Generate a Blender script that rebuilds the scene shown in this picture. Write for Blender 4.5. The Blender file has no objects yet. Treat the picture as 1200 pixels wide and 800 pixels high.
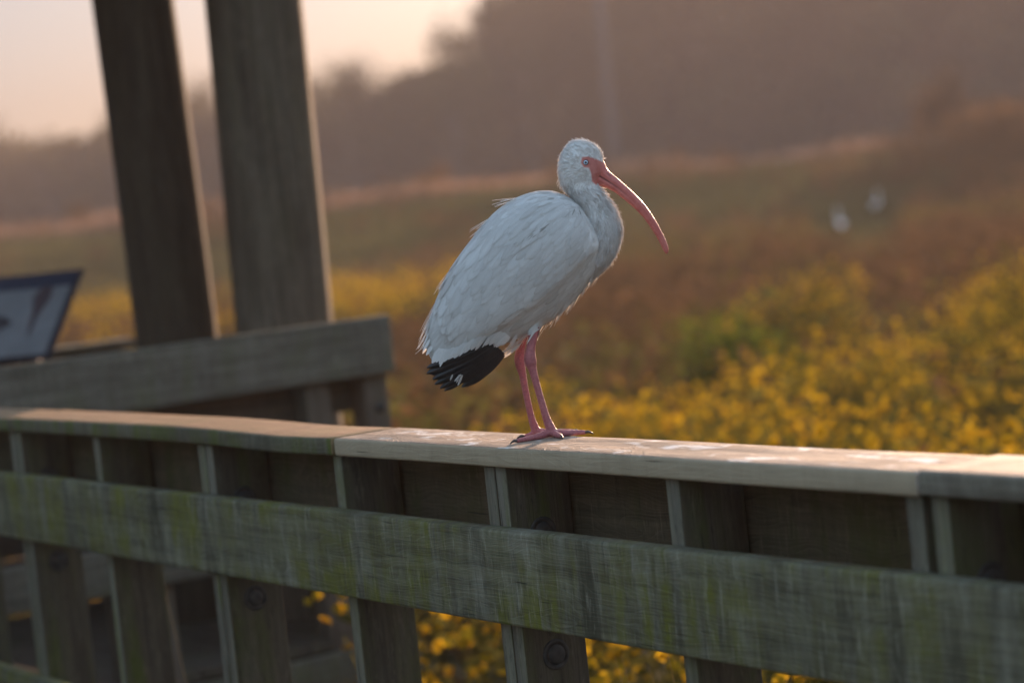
import bpy, bmesh, math, random
import numpy as np
from mathutils import Vector, Matrix, noise as mnoise
from mathutils.bvhtree import BVHTree

random.seed(7)
RS = np.random.RandomState(11)
scene = bpy.context.scene
col = scene.collection

# ------------------------------------------------------------------ helpers
def link(o, parent=None):
    col.objects.link(o)
    if parent is not None:
        o.parent = parent
    return o

def tag(o, label=None, cat=None, group=None, kind=None):
    if label: o['label'] = label
    if cat: o['category'] = cat
    if group: o['group'] = group
    if kind: o['kind'] = kind
    return o

def empty(name, loc=(0, 0, 0), rotz=0.0):
    o = bpy.data.objects.new(name, None)
    o.empty_display_size = 0.2
    o.location = loc
    o.rotation_euler = (0, 0, rotz)
    return link(o)

def mesh_obj(name, verts, faces, mats, parent=None, smooth=True, mat_idx=None):
    me = bpy.data.meshes.new(name)
    me.from_pydata([tuple(v) for v in verts], [], faces)
    for m in (mats if isinstance(mats, (list, tuple)) else [mats]):
        me.materials.append(m)
    me.polygons.foreach_set('use_smooth', [smooth] * len(me.polygons))
    if mat_idx is not None:
        me.polygons.foreach_set('material_index', mat_idx)
    me.update()
    return link(bpy.data.objects.new(name, me), parent)

def bm_obj(name, bm, mats, parent=None, smooth=True):
    me = bpy.data.meshes.new(name)
    bm.to_mesh(me); bm.free()
    for m in (mats if isinstance(mats, (list, tuple)) else [mats]):
        me.materials.append(m)
    me.polygons.foreach_set('use_smooth', [smooth] * len(me.polygons))
    return link(bpy.data.objects.new(name, me), parent)

def np_mesh(name, co, faces, mats, tint=None, mat_idx=None, parent=None, smooth=False):
    """co (N,3); faces (M,4) int array; tint (N,) float attribute"""
    me = bpy.data.meshes.new(name)
    n = len(co); m, k = faces.shape
    me.vertices.add(n); me.vertices.foreach_set('co', np.asarray(co, np.float32).ravel())
    me.loops.add(m * k); me.loops.foreach_set('vertex_index', faces.astype(np.int32).ravel())
    me.polygons.add(m)
    me.polygons.foreach_set('loop_start', np.arange(0, m * k, k, dtype=np.int32))
    me.polygons.foreach_set('loop_total', np.full(m, k, np.int32))
    for mm in mats: me.materials.append(mm)
    if mat_idx is not None:
        me.polygons.foreach_set('material_index', np.asarray(mat_idx, np.int32))
    if smooth:
        me.polygons.foreach_set('use_smooth', np.ones(m, bool))
    if tint is not None:
        a = me.attributes.new('tint', 'FLOAT', 'POINT')
        a.data.foreach_set('value', np.asarray(tint, np.float32))
    me.update(calc_edges=True)
    me.validate()
    return link(bpy.data.objects.new(name, me), parent)

# ------------------------------------------------------------------ materials
class NT:
    def __init__(self, name):
        self.m = bpy.data.materials.new(name); self.m.use_nodes = True
        self.t = self.m.node_tree; self.t.nodes.clear()
        self.out = self.t.nodes.new('ShaderNodeOutputMaterial')
    def n(self, typ, **kw):
        x = self.t.nodes.new(typ)
        for k, v in kw.items():
            if k.startswith('i_'):
                x.inputs[k[2:].replace('_', ' ')].default_value = v
            elif k.startswith('p'):
                x.inputs[int(k[1:])].default_value = v
            else: setattr(x, k, v)
        return x
    def l(self, a, b): self.t.links.new(a, b)
    def mapping(self, src, scale, loc=(0, 0, 0)):
        mp = self.n('ShaderNodeMapping'); mp.inputs['Scale'].default_value = scale; mp.inputs['Location'].default_value = loc
        self.l(src, mp.inputs['Vector']); return mp.outputs[0]
    def noise(self, vec, scale=1.0, detail=4.0, rough=0.55, dist=0.0):
        x = self.n('ShaderNodeTexNoise'); x.inputs['Scale'].default_value = scale
        x.inputs['Detail'].default_value = detail; x.inputs['Roughness'].default_value = rough
        x.inputs['Distortion'].default_value = dist
        self.l(vec, x.inputs['Vector']); return x.outputs['Fac']
    def ramp(self, fac, stops):
        x = self.n('ShaderNodeValToRGB'); cr = x.color_ramp
        while len(cr.elements) < len(stops): cr.elements.new(0.5)
        for e, (p, c) in zip(cr.elements, stops):
            e.position = p
            e.color = (c, c, c, 1) if isinstance(c, (int, float)) else (*c, 1)
        self.l(fac, x.inputs[0]); return x.outputs[0]
    def mix(self, fac, a, b, mode='MIX'):
        x = self.n('ShaderNodeMix', data_type='RGBA', blend_type=mode)
        for s, v in ((0, fac), (6, a), (7, b)):
            if isinstance(v, (int, float)): x.inputs[s].default_value = v
            elif isinstance(v, tuple): x.inputs[s].default_value = (*v, 1) if len(v) == 3 else v
            else: self.l(v, x.inputs[s])
        return x.outputs[2]
    def math(self, op, a, b=0.0, clamp=False):
        x = self.n('ShaderNodeMath', operation=op, use_clamp=clamp)
        for s, v in ((0, a), (1, b)):
            if isinstance(v, (int, float)): x.inputs[s].default_value = v
            else: self.l(v, x.inputs[s])
        return x.outputs[0]
    def principled(self, **kw):
        b = self.n('ShaderNodeBsdfPrincipled')
        for k, v in kw.items():
            s = b.inputs[k.replace('_', ' ')]
            if isinstance(v, (int, float)): s.default_value = v
            elif isinstance(v, tuple): s.default_value = (*v, 1) if len(v) == 3 else v
            else: self.l(v, s)
        return b
    def bump(self, h, strength, dist):
        x = self.n('ShaderNodeBump'); x.inputs['Strength'].default_value = strength; x.inputs['Distance'].default_value = dist
        self.l(h, x.inputs['Height']); return x.outputs[0]
    def done(self, shader):
        self.l(shader, self.out.inputs['Surface']); return self.m

def wood(name, base, dark, light, moss=(0.075, 0.095, 0.022), moss_amt=0.5, streak_amt=0.5, axis='X', rough=0.75, stain=0.0, rings=0.35, bump=1.0, fleck_amt=0.45, spk_amt=0.45, spec=0.18):
    """Weathered plank, grain along local axis; light vertical weather streaks, algae, knots."""
    k = NT(name)
    tc = k.n('ShaderNodeTexCoord'); oi = k.n('ShaderNodeObjectInfo')
    off = k.n('ShaderNodeVectorMath', operation='MULTIPLY_ADD')
    comb = k.n('ShaderNodeCombineXYZ'); k.l(oi.outputs['Random'], comb.inputs[0]); k.l(oi.outputs['Random'], comb.inputs[1]); k.l(oi.outputs['Random'], comb.inputs[2])
    k.l(comb.outputs[0], off.inputs[0]); off.inputs[1].default_value = (37.0, 19.0, 11.0); k.l(tc.outputs['Object'], off.inputs[2])
    P = off.outputs[0]
    if axis == 'Z':
        sw = k.n('ShaderNodeSeparateXYZ'); k.l(P, sw.inputs[0]); c2 = k.n('ShaderNodeCombineXYZ')
        k.l(sw.outputs[2], c2.inputs[0]); k.l(sw.outputs[0], c2.inputs[1]); k.l(sw.outputs[1], c2.inputs[2]); P = c2.outputs[0]
    # local P: x along grain
    fib = k.noise(k.mapping(P, (9, 330, 330)), 1.0, 3.0, 0.6)
    grain = k.noise(k.mapping(P, (2.2, 46, 46)), 1.0, 4.0, 0.6, 0.6)
    warp = k.noise(k.mapping(P, (2.4, 9, 9)), 1.0, 2.0, 0.5)
    wv = k.n('ShaderNodeTexWave', wave_type='BANDS', bands_direction='Z', wave_profile='SAW')
    wv.inputs['Scale'].default_value = 1.0; wv.inputs['Distortion'].default_value = 0.0
    # cathedral rings: bands of (z*26 + warp*5)
    sep = k.n('ShaderNodeSeparateXYZ'); k.l(P, sep.inputs[0])
    ph = k.math('ADD', k.math('MULTIPLY', sep.outputs[2], 95.0), k.math('MULTIPLY', sep.outputs[1], 70.0))
    ph = k.math('ADD', ph, k.math('MULTIPLY', warp, 21.0))
    ring = k.math('FRACT', ph)
    ringl = k.ramp(ring, [(0.0, 0.0), (0.62, 0.35), (0.9, 1.0), (1.0, 0.0)])
    if axis == 'Z':
        streak = k.noise(k.mapping(P, (2.2, 34, 34)), 1.0, 5.0, 0.62)
        streak2 = k.noise(k.mapping(P, (1.6, 21, 21), (5, 3, 1)), 1.0, 4.0, 0.6)
    else:
        streak = k.noise(k.mapping(P, (17, 2.0, 3.2)), 1.0, 7.0, 0.72)
        streak2 = k.noise(k.mapping(P, (13, 1.5, 1.9), (5, 3, 1)), 1.0, 5.0, 0.62)
    patch = k.noise(k.mapping(P, (2.6, 4, 5.5), (9, 2, 4)), 1.0, 5.0, 0.6)
    fleck = k.noise(k.mapping(P, (95, 60, 11) if axis != 'Z' else (16, 70, 70), (7, 1, 4)), 1.0, 4.0, 0.75)
    spk = k.noise(k.mapping(P, (150, 90, 17) if axis != 'Z' else (28, 110, 110), (1, 6, 4)), 1.0, 3.0, 0.7)
    blot = k.noise(k.mapping(P, (48, 60, 24), (2, 8, 4)), 1.0, 5.0, 0.7)
    c = k.mix(k.ramp(grain, [(0.34, 0.0), (0.66, 1.0)]), dark, base)
    c = k.mix(k.math('MULTIPLY', ringl, rings), c, k.mix(0.5, dark, light))
    pz = k.ramp(k.noise(k.mapping(P, (3.5, 5, 3.0), (4, 7, 1)), 1.0, 3.0, 0.55), [(0.36, 0.2), (0.64, 1.0)])
    c = k.mix(k.math('MULTIPLY', pz, k.math('MULTIPLY', k.ramp(streak, [(0.42, 0.0), (0.70, 1.0)]), streak_amt)), c, light)
    dk = k.math('MULTIPLY', k.ramp(streak2, [(0.30, 1.0), (0.45, 0.0)]), 0.75 * streak_amt)
    c = k.mix(dk, c, tuple(x * 0.55 for x in dark))
    ms = k.math('MULTIPLY', k.ramp(streak2, [(0.44, 0.0), (0.58, 1.0)]), k.ramp(patch, [(0.40, 0.15), (0.62, 1.0)]))
    ms = k.math('MULTIPLY', ms, moss_amt, True)
    ms = k.math('MULTIPLY', ms, k.ramp(blot, [(0.30, 0.45), (0.58, 1.0)]))
    c = k.mix(ms, c, moss)
    c = k.mix(k.math('MULTIPLY', k.ramp(fib, [(0.30, 1.0), (0.50, 0.0)]), 0.45), c, tuple(x * 0.5 for x in dark))
    fl = k.math('MULTIPLY', k.ramp(fleck, [(0.56, 0.0), (0.68, 1.0)]), fleck_amt * 0.6)
    c = k.mix(fl, c, tuple(min(1, x * 1.35) for x in light))
    c = k.mix(k.math('MULTIPLY', k.ramp(spk, [(0.31, 1.0), (0.42, 0.0)]), spk_amt), c, tuple(x * 0.35 for x in dark))
    if stain:
        sp = k.noise(k.mapping(P, (9, 17, 9), (1, 4, 2)), 1.0, 4.0, 0.6, 0.4)
        c = k.mix(k.math('MULTIPLY', k.ramp(sp, [(0.57, 0.0), (0.66, 1.0)]), stain), c, (0.74, 0.72, 0.68))
    # drying cracks
    ck = k.noise(k.mapping(P, (5, 120, 120), (3, 3, 7)), 1.0, 2.0, 0.5)
    crack = k.ramp(ck, [(0.23, 1.0), (0.29, 0.0)])
    c = k.mix(k.math('MULTIPLY', crack, 0.8), c, (0.012, 0.011, 0.010))
    h = k.math('ADD', k.math('MULTIPLY', grain, 0.6), k.math('MULTIPLY', fib, 0.5))
    h = k.math('ADD', h, k.math('MULTIPLY', ringl, rings * 0.8))
    h = k.math('SUBTRACT', h, k.math('MULTIPLY', crack, 1.5))
    h = k.math('ADD', h, k.math('MULTIPLY', blot, 0.5))
    b = k.principled(Base_Color=c, Roughness=rough)
    b.inputs['Specular IOR Level'].default_value = spec
    k.l(k.bump(h, 0.7 * bump, 0.0022), b.inputs['Normal'])
    return k.done(b.outputs[0])

M = {}
M['rail'] = wood('weathered_mossy_wood', (0.140, 0.128, 0.074), (0.058, 0.052, 0.029), (0.29, 0.272, 0.205), moss=(0.125, 0.122, 0.018), moss_amt=1.5, streak_amt=0.95, rings=0.34, bump=1.3, fleck_amt=0.55)
M['post_edge'] = wood('pale_post_edge', (0.165, 0.147, 0.105), (0.09, 0.077, 0.053), (0.26, 0.24, 0.19), moss=(0.12, 0.13, 0.03), moss_amt=0.7, streak_amt=0.4, axis='Z', rings=0.15)  # front face of each post, paler than its wide faces
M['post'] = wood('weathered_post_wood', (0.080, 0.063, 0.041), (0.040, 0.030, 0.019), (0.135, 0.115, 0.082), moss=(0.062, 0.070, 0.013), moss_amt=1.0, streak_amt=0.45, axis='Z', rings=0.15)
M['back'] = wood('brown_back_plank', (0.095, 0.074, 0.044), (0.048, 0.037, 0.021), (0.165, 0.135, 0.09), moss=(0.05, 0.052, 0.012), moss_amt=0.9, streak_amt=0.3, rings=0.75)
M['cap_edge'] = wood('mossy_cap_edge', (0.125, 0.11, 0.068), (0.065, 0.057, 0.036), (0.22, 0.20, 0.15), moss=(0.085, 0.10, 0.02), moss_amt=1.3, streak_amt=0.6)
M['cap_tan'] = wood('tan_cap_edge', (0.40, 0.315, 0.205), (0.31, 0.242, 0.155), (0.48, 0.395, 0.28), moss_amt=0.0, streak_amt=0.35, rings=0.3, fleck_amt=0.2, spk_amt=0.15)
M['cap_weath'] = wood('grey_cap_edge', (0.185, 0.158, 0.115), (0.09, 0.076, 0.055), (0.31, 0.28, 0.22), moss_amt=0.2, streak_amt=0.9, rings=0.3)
M['cap_old'] = wood('old_cap_wood', (0.31, 0.180, 0.095), (0.16, 0.088, 0.045), (0.40, 0.27, 0.165), moss=(0.075, 0.10, 0.025), moss_amt=0.55, streak_amt=0.35, rings=0.3)
M['cap_new'] = wood('new_cap_wood', (0.335, 0.25, 0.185), (0.19, 0.138, 0.098), (0.44, 0.35, 0.27), moss_amt=0.0, streak_amt=0.45, rings=0.6, rough=0.72, stain=0.9, bump=1.5, fleck_amt=0.35, spk_amt=0.35)
M['cap_grey'] = wood('grey_cap_wood', (0.38, 0.25, 0.15), (0.17, 0.15, 0.125), (0.45, 0.42, 0.38), moss_amt=0.15, streak_amt=0.6, rings=0.35)
M['far'] = wood('platform_rail_wood', (0.152, 0.132, 0.100), (0.078, 0.068, 0.050), (0.235, 0.21, 0.17), moss_amt=0.45, streak_amt=0.35, rings=0.3)
M['far_dark'] = wood('brown_platform_wood', (0.095, 0.068, 0.047), (0.05, 0.036, 0.025), (0.14, 0.11, 0.085), moss_amt=0.1, streak_amt=0.3, rings=0.3)
M['far_post_x'] = wood('roof_timber', (0.14, 0.105, 0.075), (0.075, 0.055, 0.040), (0.20, 0.165, 0.13), moss_amt=0.1, streak_amt=0.3, rings=0.2)
M['far_post'] = wood('platform_post_wood', (0.14, 0.105, 0.075), (0.075, 0.055, 0.040), (0.20, 0.165, 0.13), moss_amt=0.2, streak_amt=0.35, axis='Z', rings=0.15)
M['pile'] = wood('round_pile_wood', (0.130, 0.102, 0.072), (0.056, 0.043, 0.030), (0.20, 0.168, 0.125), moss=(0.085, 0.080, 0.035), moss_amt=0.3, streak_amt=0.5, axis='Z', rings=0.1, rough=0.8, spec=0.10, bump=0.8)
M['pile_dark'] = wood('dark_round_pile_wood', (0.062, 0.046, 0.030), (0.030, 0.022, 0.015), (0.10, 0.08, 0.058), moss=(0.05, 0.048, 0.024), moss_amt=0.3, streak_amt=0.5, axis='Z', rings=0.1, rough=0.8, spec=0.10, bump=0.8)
M['deck'] = wood('deck_plank_wood', (0.10, 0.080, 0.058), (0.05, 0.04, 0.029), (0.15, 0.125, 0.10), moss_amt=0.3, streak_amt=0.3, rings=0.3)

def simple(name, colr, rough=0.6, metal=0.0, nscale=0, namt=0.3, spec=0.5, bump=0.0):
    k = NT(name)
    if nscale:
        tc = k.n('ShaderNodeTexCoord')
        f = k.noise(tc.outputs['Object'], nscale, 5.0, 0.6)
        c = k.mix(k.ramp(f, [(0.3, 0.0), (0.7, 1.0)]), tuple(x * (1 - namt) for x in colr), tuple(min(1, x * (1 + namt)) for x in colr))
    else:
        c = colr
    b = k.principled(Base_Color=c, Roughness=rough, Metallic=metal)
    b.inputs['Specular IOR Level'].default_value = spec
    if bump and nscale:
        k.l(k.bump(f, bump, 0.002), b.inputs['Normal'])
    return k.done(b.outputs[0])

M['steel'] = simple('rusty_galvanised_steel', (0.040, 0.035, 0.030), 0.8, 0.2, 60, 0.5)
M['hole'] = simple('dark_recess', (0.018, 0.016, 0.014), 0.9, 0, 80, 0.3)

def leafmat(name, a, b, trans=0.45, rough=0.6):
    k = NT(name)
    at = k.n('ShaderNodeAttribute'); at.attribute_name = 'tint'
    c = k.mix(at.outputs['Fac'], a, b)
    d = k.n('ShaderNodeBsdfDiffuse'); k.l(c, d.inputs['Color'])
    t = k.n('ShaderNodeBsdfTranslucent'); k.l(c, t.inputs['Color'])
    mx = k.n('ShaderNodeMixShader'); mx.inputs[0].default_value = trans
    k.l(d.outputs[0], mx.inputs[1]); k.l(t.outputs[0], mx.inputs[2])
    return k.done(mx.outputs[0])

M['petal'] = leafmat('yellow_petal', (0.36, 0.205, 0.007), (0.60, 0.40, 0.022), 0.45)
M['olive'] = leafmat('olive_leaf', (0.055, 0.055, 0.013), (0.135, 0.118, 0.026), 0.5)
M['weed'] = leafmat('russet_weed', (0.062, 0.046, 0.024), (0.165, 0.088, 0.040), 0.45)
M['green'] = leafmat('bright_green_leaf', (0.06, 0.075, 0.010), (0.15, 0.175, 0.018), 0.5)
M['bank'] = leafmat('bank_grass_blade', (0.055, 0.062, 0.022), (0.115, 0.110, 0.040), 0.45)
M['straw'] = leafmat('dry_straw_blade', (0.20, 0.125, 0.085), (0.42, 0.265, 0.18), 0.5)
M['tree_leaf'] = leafmat('tree_leaf', (0.026, 0.026, 0.010), (0.115, 0.10, 0.034), 0.45)
M['bark'] = simple('tree_bark', (0.075, 0.06, 0.045), 0.9, 0, 6, 0.4)

# ------------------------------------------------------------------ camera
F, TH, PH, PSI, PP = 2780.0, 0.1055, 0.0597, 0.5669, 2.3754
HC = 1.533
cam_d = bpy.data.cameras.new('camera'); cam = link(bpy.data.objects.new('camera', cam_d))
fw = Vector((0, math.cos(PH), -math.sin(PH))); up = Vector((0, math.sin(PH), math.cos(PH))); rt = Vector((1, 0, 0))
# the camera is rolled so that verticals lean to the left
cr, sr = math.cos(TH), math.sin(TH)
right = rt * cr - up * sr          # image +x in the world
upv = rt * sr + up * cr            # image +y (up)
mat = Matrix((( right.x, upv.x, -fw.x), (right.y, upv.y, -fw.y), (right.z, upv.z, -fw.z))).to_4x4()
mat.translation = Vector((0, 0, HC))
cam.matrix_world = mat
cam_d.sensor_width = 36.0; cam_d.sensor_fit = 'HORIZONTAL'; cam_d.lens = F * 36.0 / 1200.0
cam_d.clip_start = 0.1; cam_d.clip_end = 3000
cam_d.dof.use_dof = True; cam_d.dof.focus_distance = 4.50
cam_d.dof.aperture_fstop = 2.3
cam_d.dof.aperture_blades = 0
scene.camera = cam

# ------------------------------------------------------------------ light
SUN_AZ, SUN_EL = math.radians(19), math.radians(10)      # azimuth right of +Y, behind the scene
wd = bpy.data.worlds.new('World'); scene.world = wd; wd.use_nodes = True
nt = wd.node_tree; bg = nt.nodes['Background']
sky = nt.nodes.new('ShaderNodeTexSky'); sky.sky_type = 'NISHITA'; sky.sun_disc = False
sky.sun_elevation = SUN_EL; sky.sun_rotation = SUN_AZ
sky.air_density = 1.0; sky.dust_density = 1.0; sky.ozone_density = 1.5
# colour ramp over the sky: dims it strongly low down, tints it overhead
tcw = nt.nodes.new('ShaderNodeTexCoord'); sz = nt.nodes.new('ShaderNodeSeparateXYZ'); nt.links.new(tcw.outputs['Generated'], sz.inputs[0])
crw = nt.nodes.new('ShaderNodeValToRGB'); nt.links.new(sz.outputs[2], crw.inputs[0])
crw.color_ramp.elements[0].position = 0.02; crw.color_ramp.elements[0].color = (0.114, 0.109, 0.172, 1)
crw.color_ramp.elements[1].position = 0.40; crw.color_ramp.elements[1].color = (0.96, 0.865, 0.79, 1)
e_ = crw.color_ramp.elements.new(0.13); e_.color = (0.152, 0.146, 0.175, 1)
mxw = nt.nodes.new('ShaderNodeMix'); mxw.data_type = 'RGBA'; mxw.blend_type = 'MULTIPLY'; mxw.inputs[0].default_value = 1.0
nt.links.new(sky.outputs[0], mxw.inputs[6]); nt.links.new(crw.outputs[0], mxw.inputs[7])
nt.links.new(mxw.outputs[2], bg.inputs[0]); bg.inputs[1].default_value = 0.15
sd = bpy.data.lights.new('sun', 'SUN'); sd.energy = 2.9; sd.angle = math.radians(0.53); sd.color = (1.0, 0.64, 0.42)
so = link(bpy.data.objects.new('sun', sd))
sdir = Vector((math.sin(SUN_AZ) * math.cos(SUN_EL), math.cos(SUN_AZ) * math.cos(SUN_EL), math.sin(SUN_EL)))
so.rotation_euler = sdir.to_track_quat('Z', 'Y').to_euler(); so.location = (20, 40, 30)

# ------------------------------------------------------------------ boards
def board(name, L, W, T, matl, parent, loc, rotz=0.0, bev=0.005, wob=0.0, seed=0, nseg=None, topfn=None, front=None):
    """plank: length along local x (0..L), local y thickness/width W, local z height T"""
    nseg = nseg or max(2, int(L / 0.08)); ny = max(1, int(round(W / 0.045))); nz = max(1, int(round(T / 0.045)))
    bm = bmesh.new(); grid = {}
    def V(i, j, k_):
        key = (i, j, k_)
        if key not in grid:
            x = L * i / nseg; y = W * j / ny; z = T * k_ / nz
            if wob:
                q = Vector((x * 2.3 + seed * 7.1, seed * 3.3, 0.0))
                z += wob * mnoise.noise(q) + wob * 0.35 * mnoise.noise(q * 3.1 + Vector((0, y * 9, 0)))
                y += wob * mnoise.noise(q + Vector((0, 9, 5))) * 0.8
            if topfn: z += topfn(x, y)
            grid[key] = bm.verts.new((x, y, z))
        return grid[key]
    for i in range(nseg):
        for j in range(ny):
            bm.faces.new((V(i, j, 0), V(i, j + 1, 0), V(i + 1, j + 1, 0), V(i + 1, j, 0)))
            bm.faces.new((V(i, j, nz), V(i + 1, j, nz), V(i + 1, j + 1, nz), V(i, j + 1, nz)))
        for k_ in range(nz):
            ff = bm.faces.new((V(i, 0, k_), V(i + 1, 0, k_), V(i + 1, 0, k_ + 1), V(i, 0, k_ + 1)))
            if front: ff.material_index = 1
            bm.faces.new((V(i, ny, k_), V(i, ny, k_ + 1), V(i + 1, ny, k_ + 1), V(i + 1, ny, k_)))
    for j in range(ny):
        for k_ in range(nz):
            bm.faces.new((V(0, j, k_), V(0, j, k_ + 1), V(0, j + 1, k_ + 1), V(0, j + 1, k_)))
            bm.faces.new((V(nseg, j, k_), V(nseg, j + 1, k_), V(nseg, j + 1, k_ + 1), V(nseg, j, k_ + 1)))
    o = bm_obj(name, bm, [matl, front] if front else matl, parent, smooth=True)
    o.location = loc; o.rotation_euler = (0, 0, rotz)
    if bev:
        b = o.modifiers.new('bevel', 'BEVEL'); b.width = bev; b.segments = 3; b.limit_method = 'ANGLE'; b.angle_limit = math.radians(40)
        b.harden_normals = False
    return o

def post(name, w, d, z0, z1, matl, parent, loc, bev=0.004, edge=None):
    """vertical post: w along local x, d along local y"""
    bm = bmesh.new(); n = max(2, int((z1 - z0) / 0.25)); rings = []
    for i in range(n + 1):
        z = z0 + (z1 - z0) * i / n
        rings.append([bm.verts.new((x, y, z)) for x, y in ((0, 0), (w, 0), (w, d), (0, d))])
    for a, b in zip(rings, rings[1:]):
        for q in range(4):
            f_ = bm.faces.new((a[q], a[(q + 1) % 4], b[(q + 1) % 4], b[q]))
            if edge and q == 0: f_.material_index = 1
    bm.faces.new(rings[0][::-1]); bm.faces.new(rings[-1])
    o = bm_obj(name, bm, [matl, edge] if edge else matl, parent, smooth=True)
    o.location = loc
    b = o.modifiers.new('bevel', 'BEVEL'); b.width = bev; b.segments = 2; b.limit_method = 'ANGLE'
    return o

def lathe(name, prof, matl, parent=None, n=24, axis='Z'):
    vs, fs = [], []
    for r_, z in prof:
        for q in range(n):
            a = 2 * math.pi * q / n
            p = (r_ * math.cos(a), r_ * math.sin(a), z)
            vs.append(p if axis == 'Z' else (p[2], p[0], p[1]))
    for i in range(len(prof) - 1):
        for q in range(n):
            a = i * n + q; b = i * n + (q + 1) % n
            fs.append((a, b, b + n, a + n))
    fs.append(tuple(range((len(prof) - 1) * n, len(prof) * n)))
    return mesh_obj(name, vs, fs, matl, parent)

# ================================================================== RAILING (foreground)
ALPHA = -(math.pi / 2 - PSI)
nvec = Vector((math.cos(PSI), math.sin(PSI), 0)); rvec = Vector((-math.sin(PSI), math.cos(PSI), 0))
rail = empty('boardwalk_railing', nvec * PP, ALPHA)
tag(rail, 'mossy weathered boardwalk railing with pale cap board where the white ibis stands', 'railing')
ZT = 0.9162; CT = 1.0699
S_MIN, S_MAX = -0.6, 9.4       # extent along the rail (s grows to the far left)
def lx(s): return -s
board('mid_rail', S_MAX - S_MIN, 0.038, 0.184, M['rail'], rail, (lx(S_MAX), -0.0385, ZT - 0.184), bev=0.007, wob=0.0025, seed=1)
board('lower_rail', S_MAX - S_MIN, 0.038, 0.184, M['rail'], rail, (lx(S_MAX), -0.0385, 0.341 - 0.184), bev=0.007, wob=0.003, seed=2)
# back planks under the cap
for a, b, sd_ in ((S_MAX, 5.13, 3), (5.125, 3.845, 4), (3.84, 2.66, 5), (2.655, S_MIN, 6)):
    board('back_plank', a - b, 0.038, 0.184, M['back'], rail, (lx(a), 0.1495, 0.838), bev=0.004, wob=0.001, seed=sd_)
# cap boards
def warp_cap(x, y):                     # old left cap: gently waved
    s = 9.4 - x
    def bumpf(c, w, h): return h * math.exp(-((s - c) / w) ** 2)
    return bumpf(5.25, 0.40, 0.0055) + bumpf(5.85, 0.3, 0.004) - bumpf(4.72, 0.22, 0.003) + bumpf(6.6, 0.4, 0.006)
CW = 0.166
for a, b, mt, y0, dz, tf, sd_, nm in ((9.4, 6.335, 'cap_old', -0.018, 0.001, None, 11, 'cap_board'),
                                  (6.33, 4.456, 'cap_old', -0.020, 0.0, (lambda x, y: warp_cap(9.4 - 6.33 + x, y)), 12, 'cap_board'),
                                  (4.443, 2.63, 'cap_new', -0.021, -0.0005, None, 13, 'cap_board'),
                                  (2.627, -0.6, 'cap_grey', -0.024, 0.0025, None, 14, 'cap_board')):
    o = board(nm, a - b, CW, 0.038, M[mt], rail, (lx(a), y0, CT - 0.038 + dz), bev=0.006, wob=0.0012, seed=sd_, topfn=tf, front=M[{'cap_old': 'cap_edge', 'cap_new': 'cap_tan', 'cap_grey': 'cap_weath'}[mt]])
    if mt == 'cap_new': o['label'] = 'newer pale tan cap board under the ibis'
# posts: doubles carry bolts, singles between
POSTS = [(7.67, 2), (7.03, 1), (6.412, 2), (5.811, 1), (5.171, 2), (4.493, 1), (3.882, 2), (3.292, 1), (2.685, 3), (2.08, 1), (1.47, 2), (0.86, 1), (0.25, 2)]
def bolt(px_, y, z, parent):
    o = lathe('bolt', [(0.030, 0.0), (0.030, 0.002), (0.028, 0.0035), (0.023, 0.0035), (0.0215, 0.0012), (0.0185, 0.001), (0.0180, 0.006), (0.0165, 0.0072), (0.004, 0.0075)], [M['steel']], parent, 20, 'X')
    o.location = (px_, y, z); return o
for s, kind in POSTS:
    if kind == 1:
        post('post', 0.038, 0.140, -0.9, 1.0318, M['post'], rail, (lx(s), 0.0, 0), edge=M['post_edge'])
    else:
        gap = 0.003 if kind == 2 else 0.018
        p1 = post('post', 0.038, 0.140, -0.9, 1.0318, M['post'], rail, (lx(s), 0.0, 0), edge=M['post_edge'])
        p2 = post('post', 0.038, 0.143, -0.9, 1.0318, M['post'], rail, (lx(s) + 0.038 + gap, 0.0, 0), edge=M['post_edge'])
        for z in (0.655, 0.893):
            bolt(0.038, 0.070, z, p2)

# ================================================================== DECK we stand on
def deck_sheet(name, poly_o, u, v, nu, wu, lv, matl, z, th=0.038):
    """planks of width wu laid side by side along u, each running along v for lv; one structure mesh"""
    bm = bmesh.new()
    for i in range(nu):
        a = poly_o + u * (i * wu); jz = RS.uniform(-0.0015, 0.0015)
        w = wu - 0.006
        pts = [a, a + u * w, a + u * w + v * lv, a + v * lv]
        lo = [bm.verts.new((p.x, p.y, z - th + jz)) for p in pts]; hi = [bm.verts.new((p.x, p.y, z + jz)) for p in pts]
        bm.faces.new(lo[::-1]); bm.faces.new(hi)
        for q in range(4): bm.faces.new((lo[q], lo[(q + 1) % 4], hi[(q + 1) % 4], hi[q]))
    bmesh.ops.recalc_face_normals(bm, faces=bm.faces)
    o = bm_obj(name, bm, matl, None, smooth=False)
    tag(o, kind='structure'); return o
o0 = nvec * (PP - 0.06) + rvec * (-2.0)
deck_sheet('boardwalk_deck', o0, rvec, -nvec, 74, 0.145, 2.6, M['deck'], 0.0)

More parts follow.
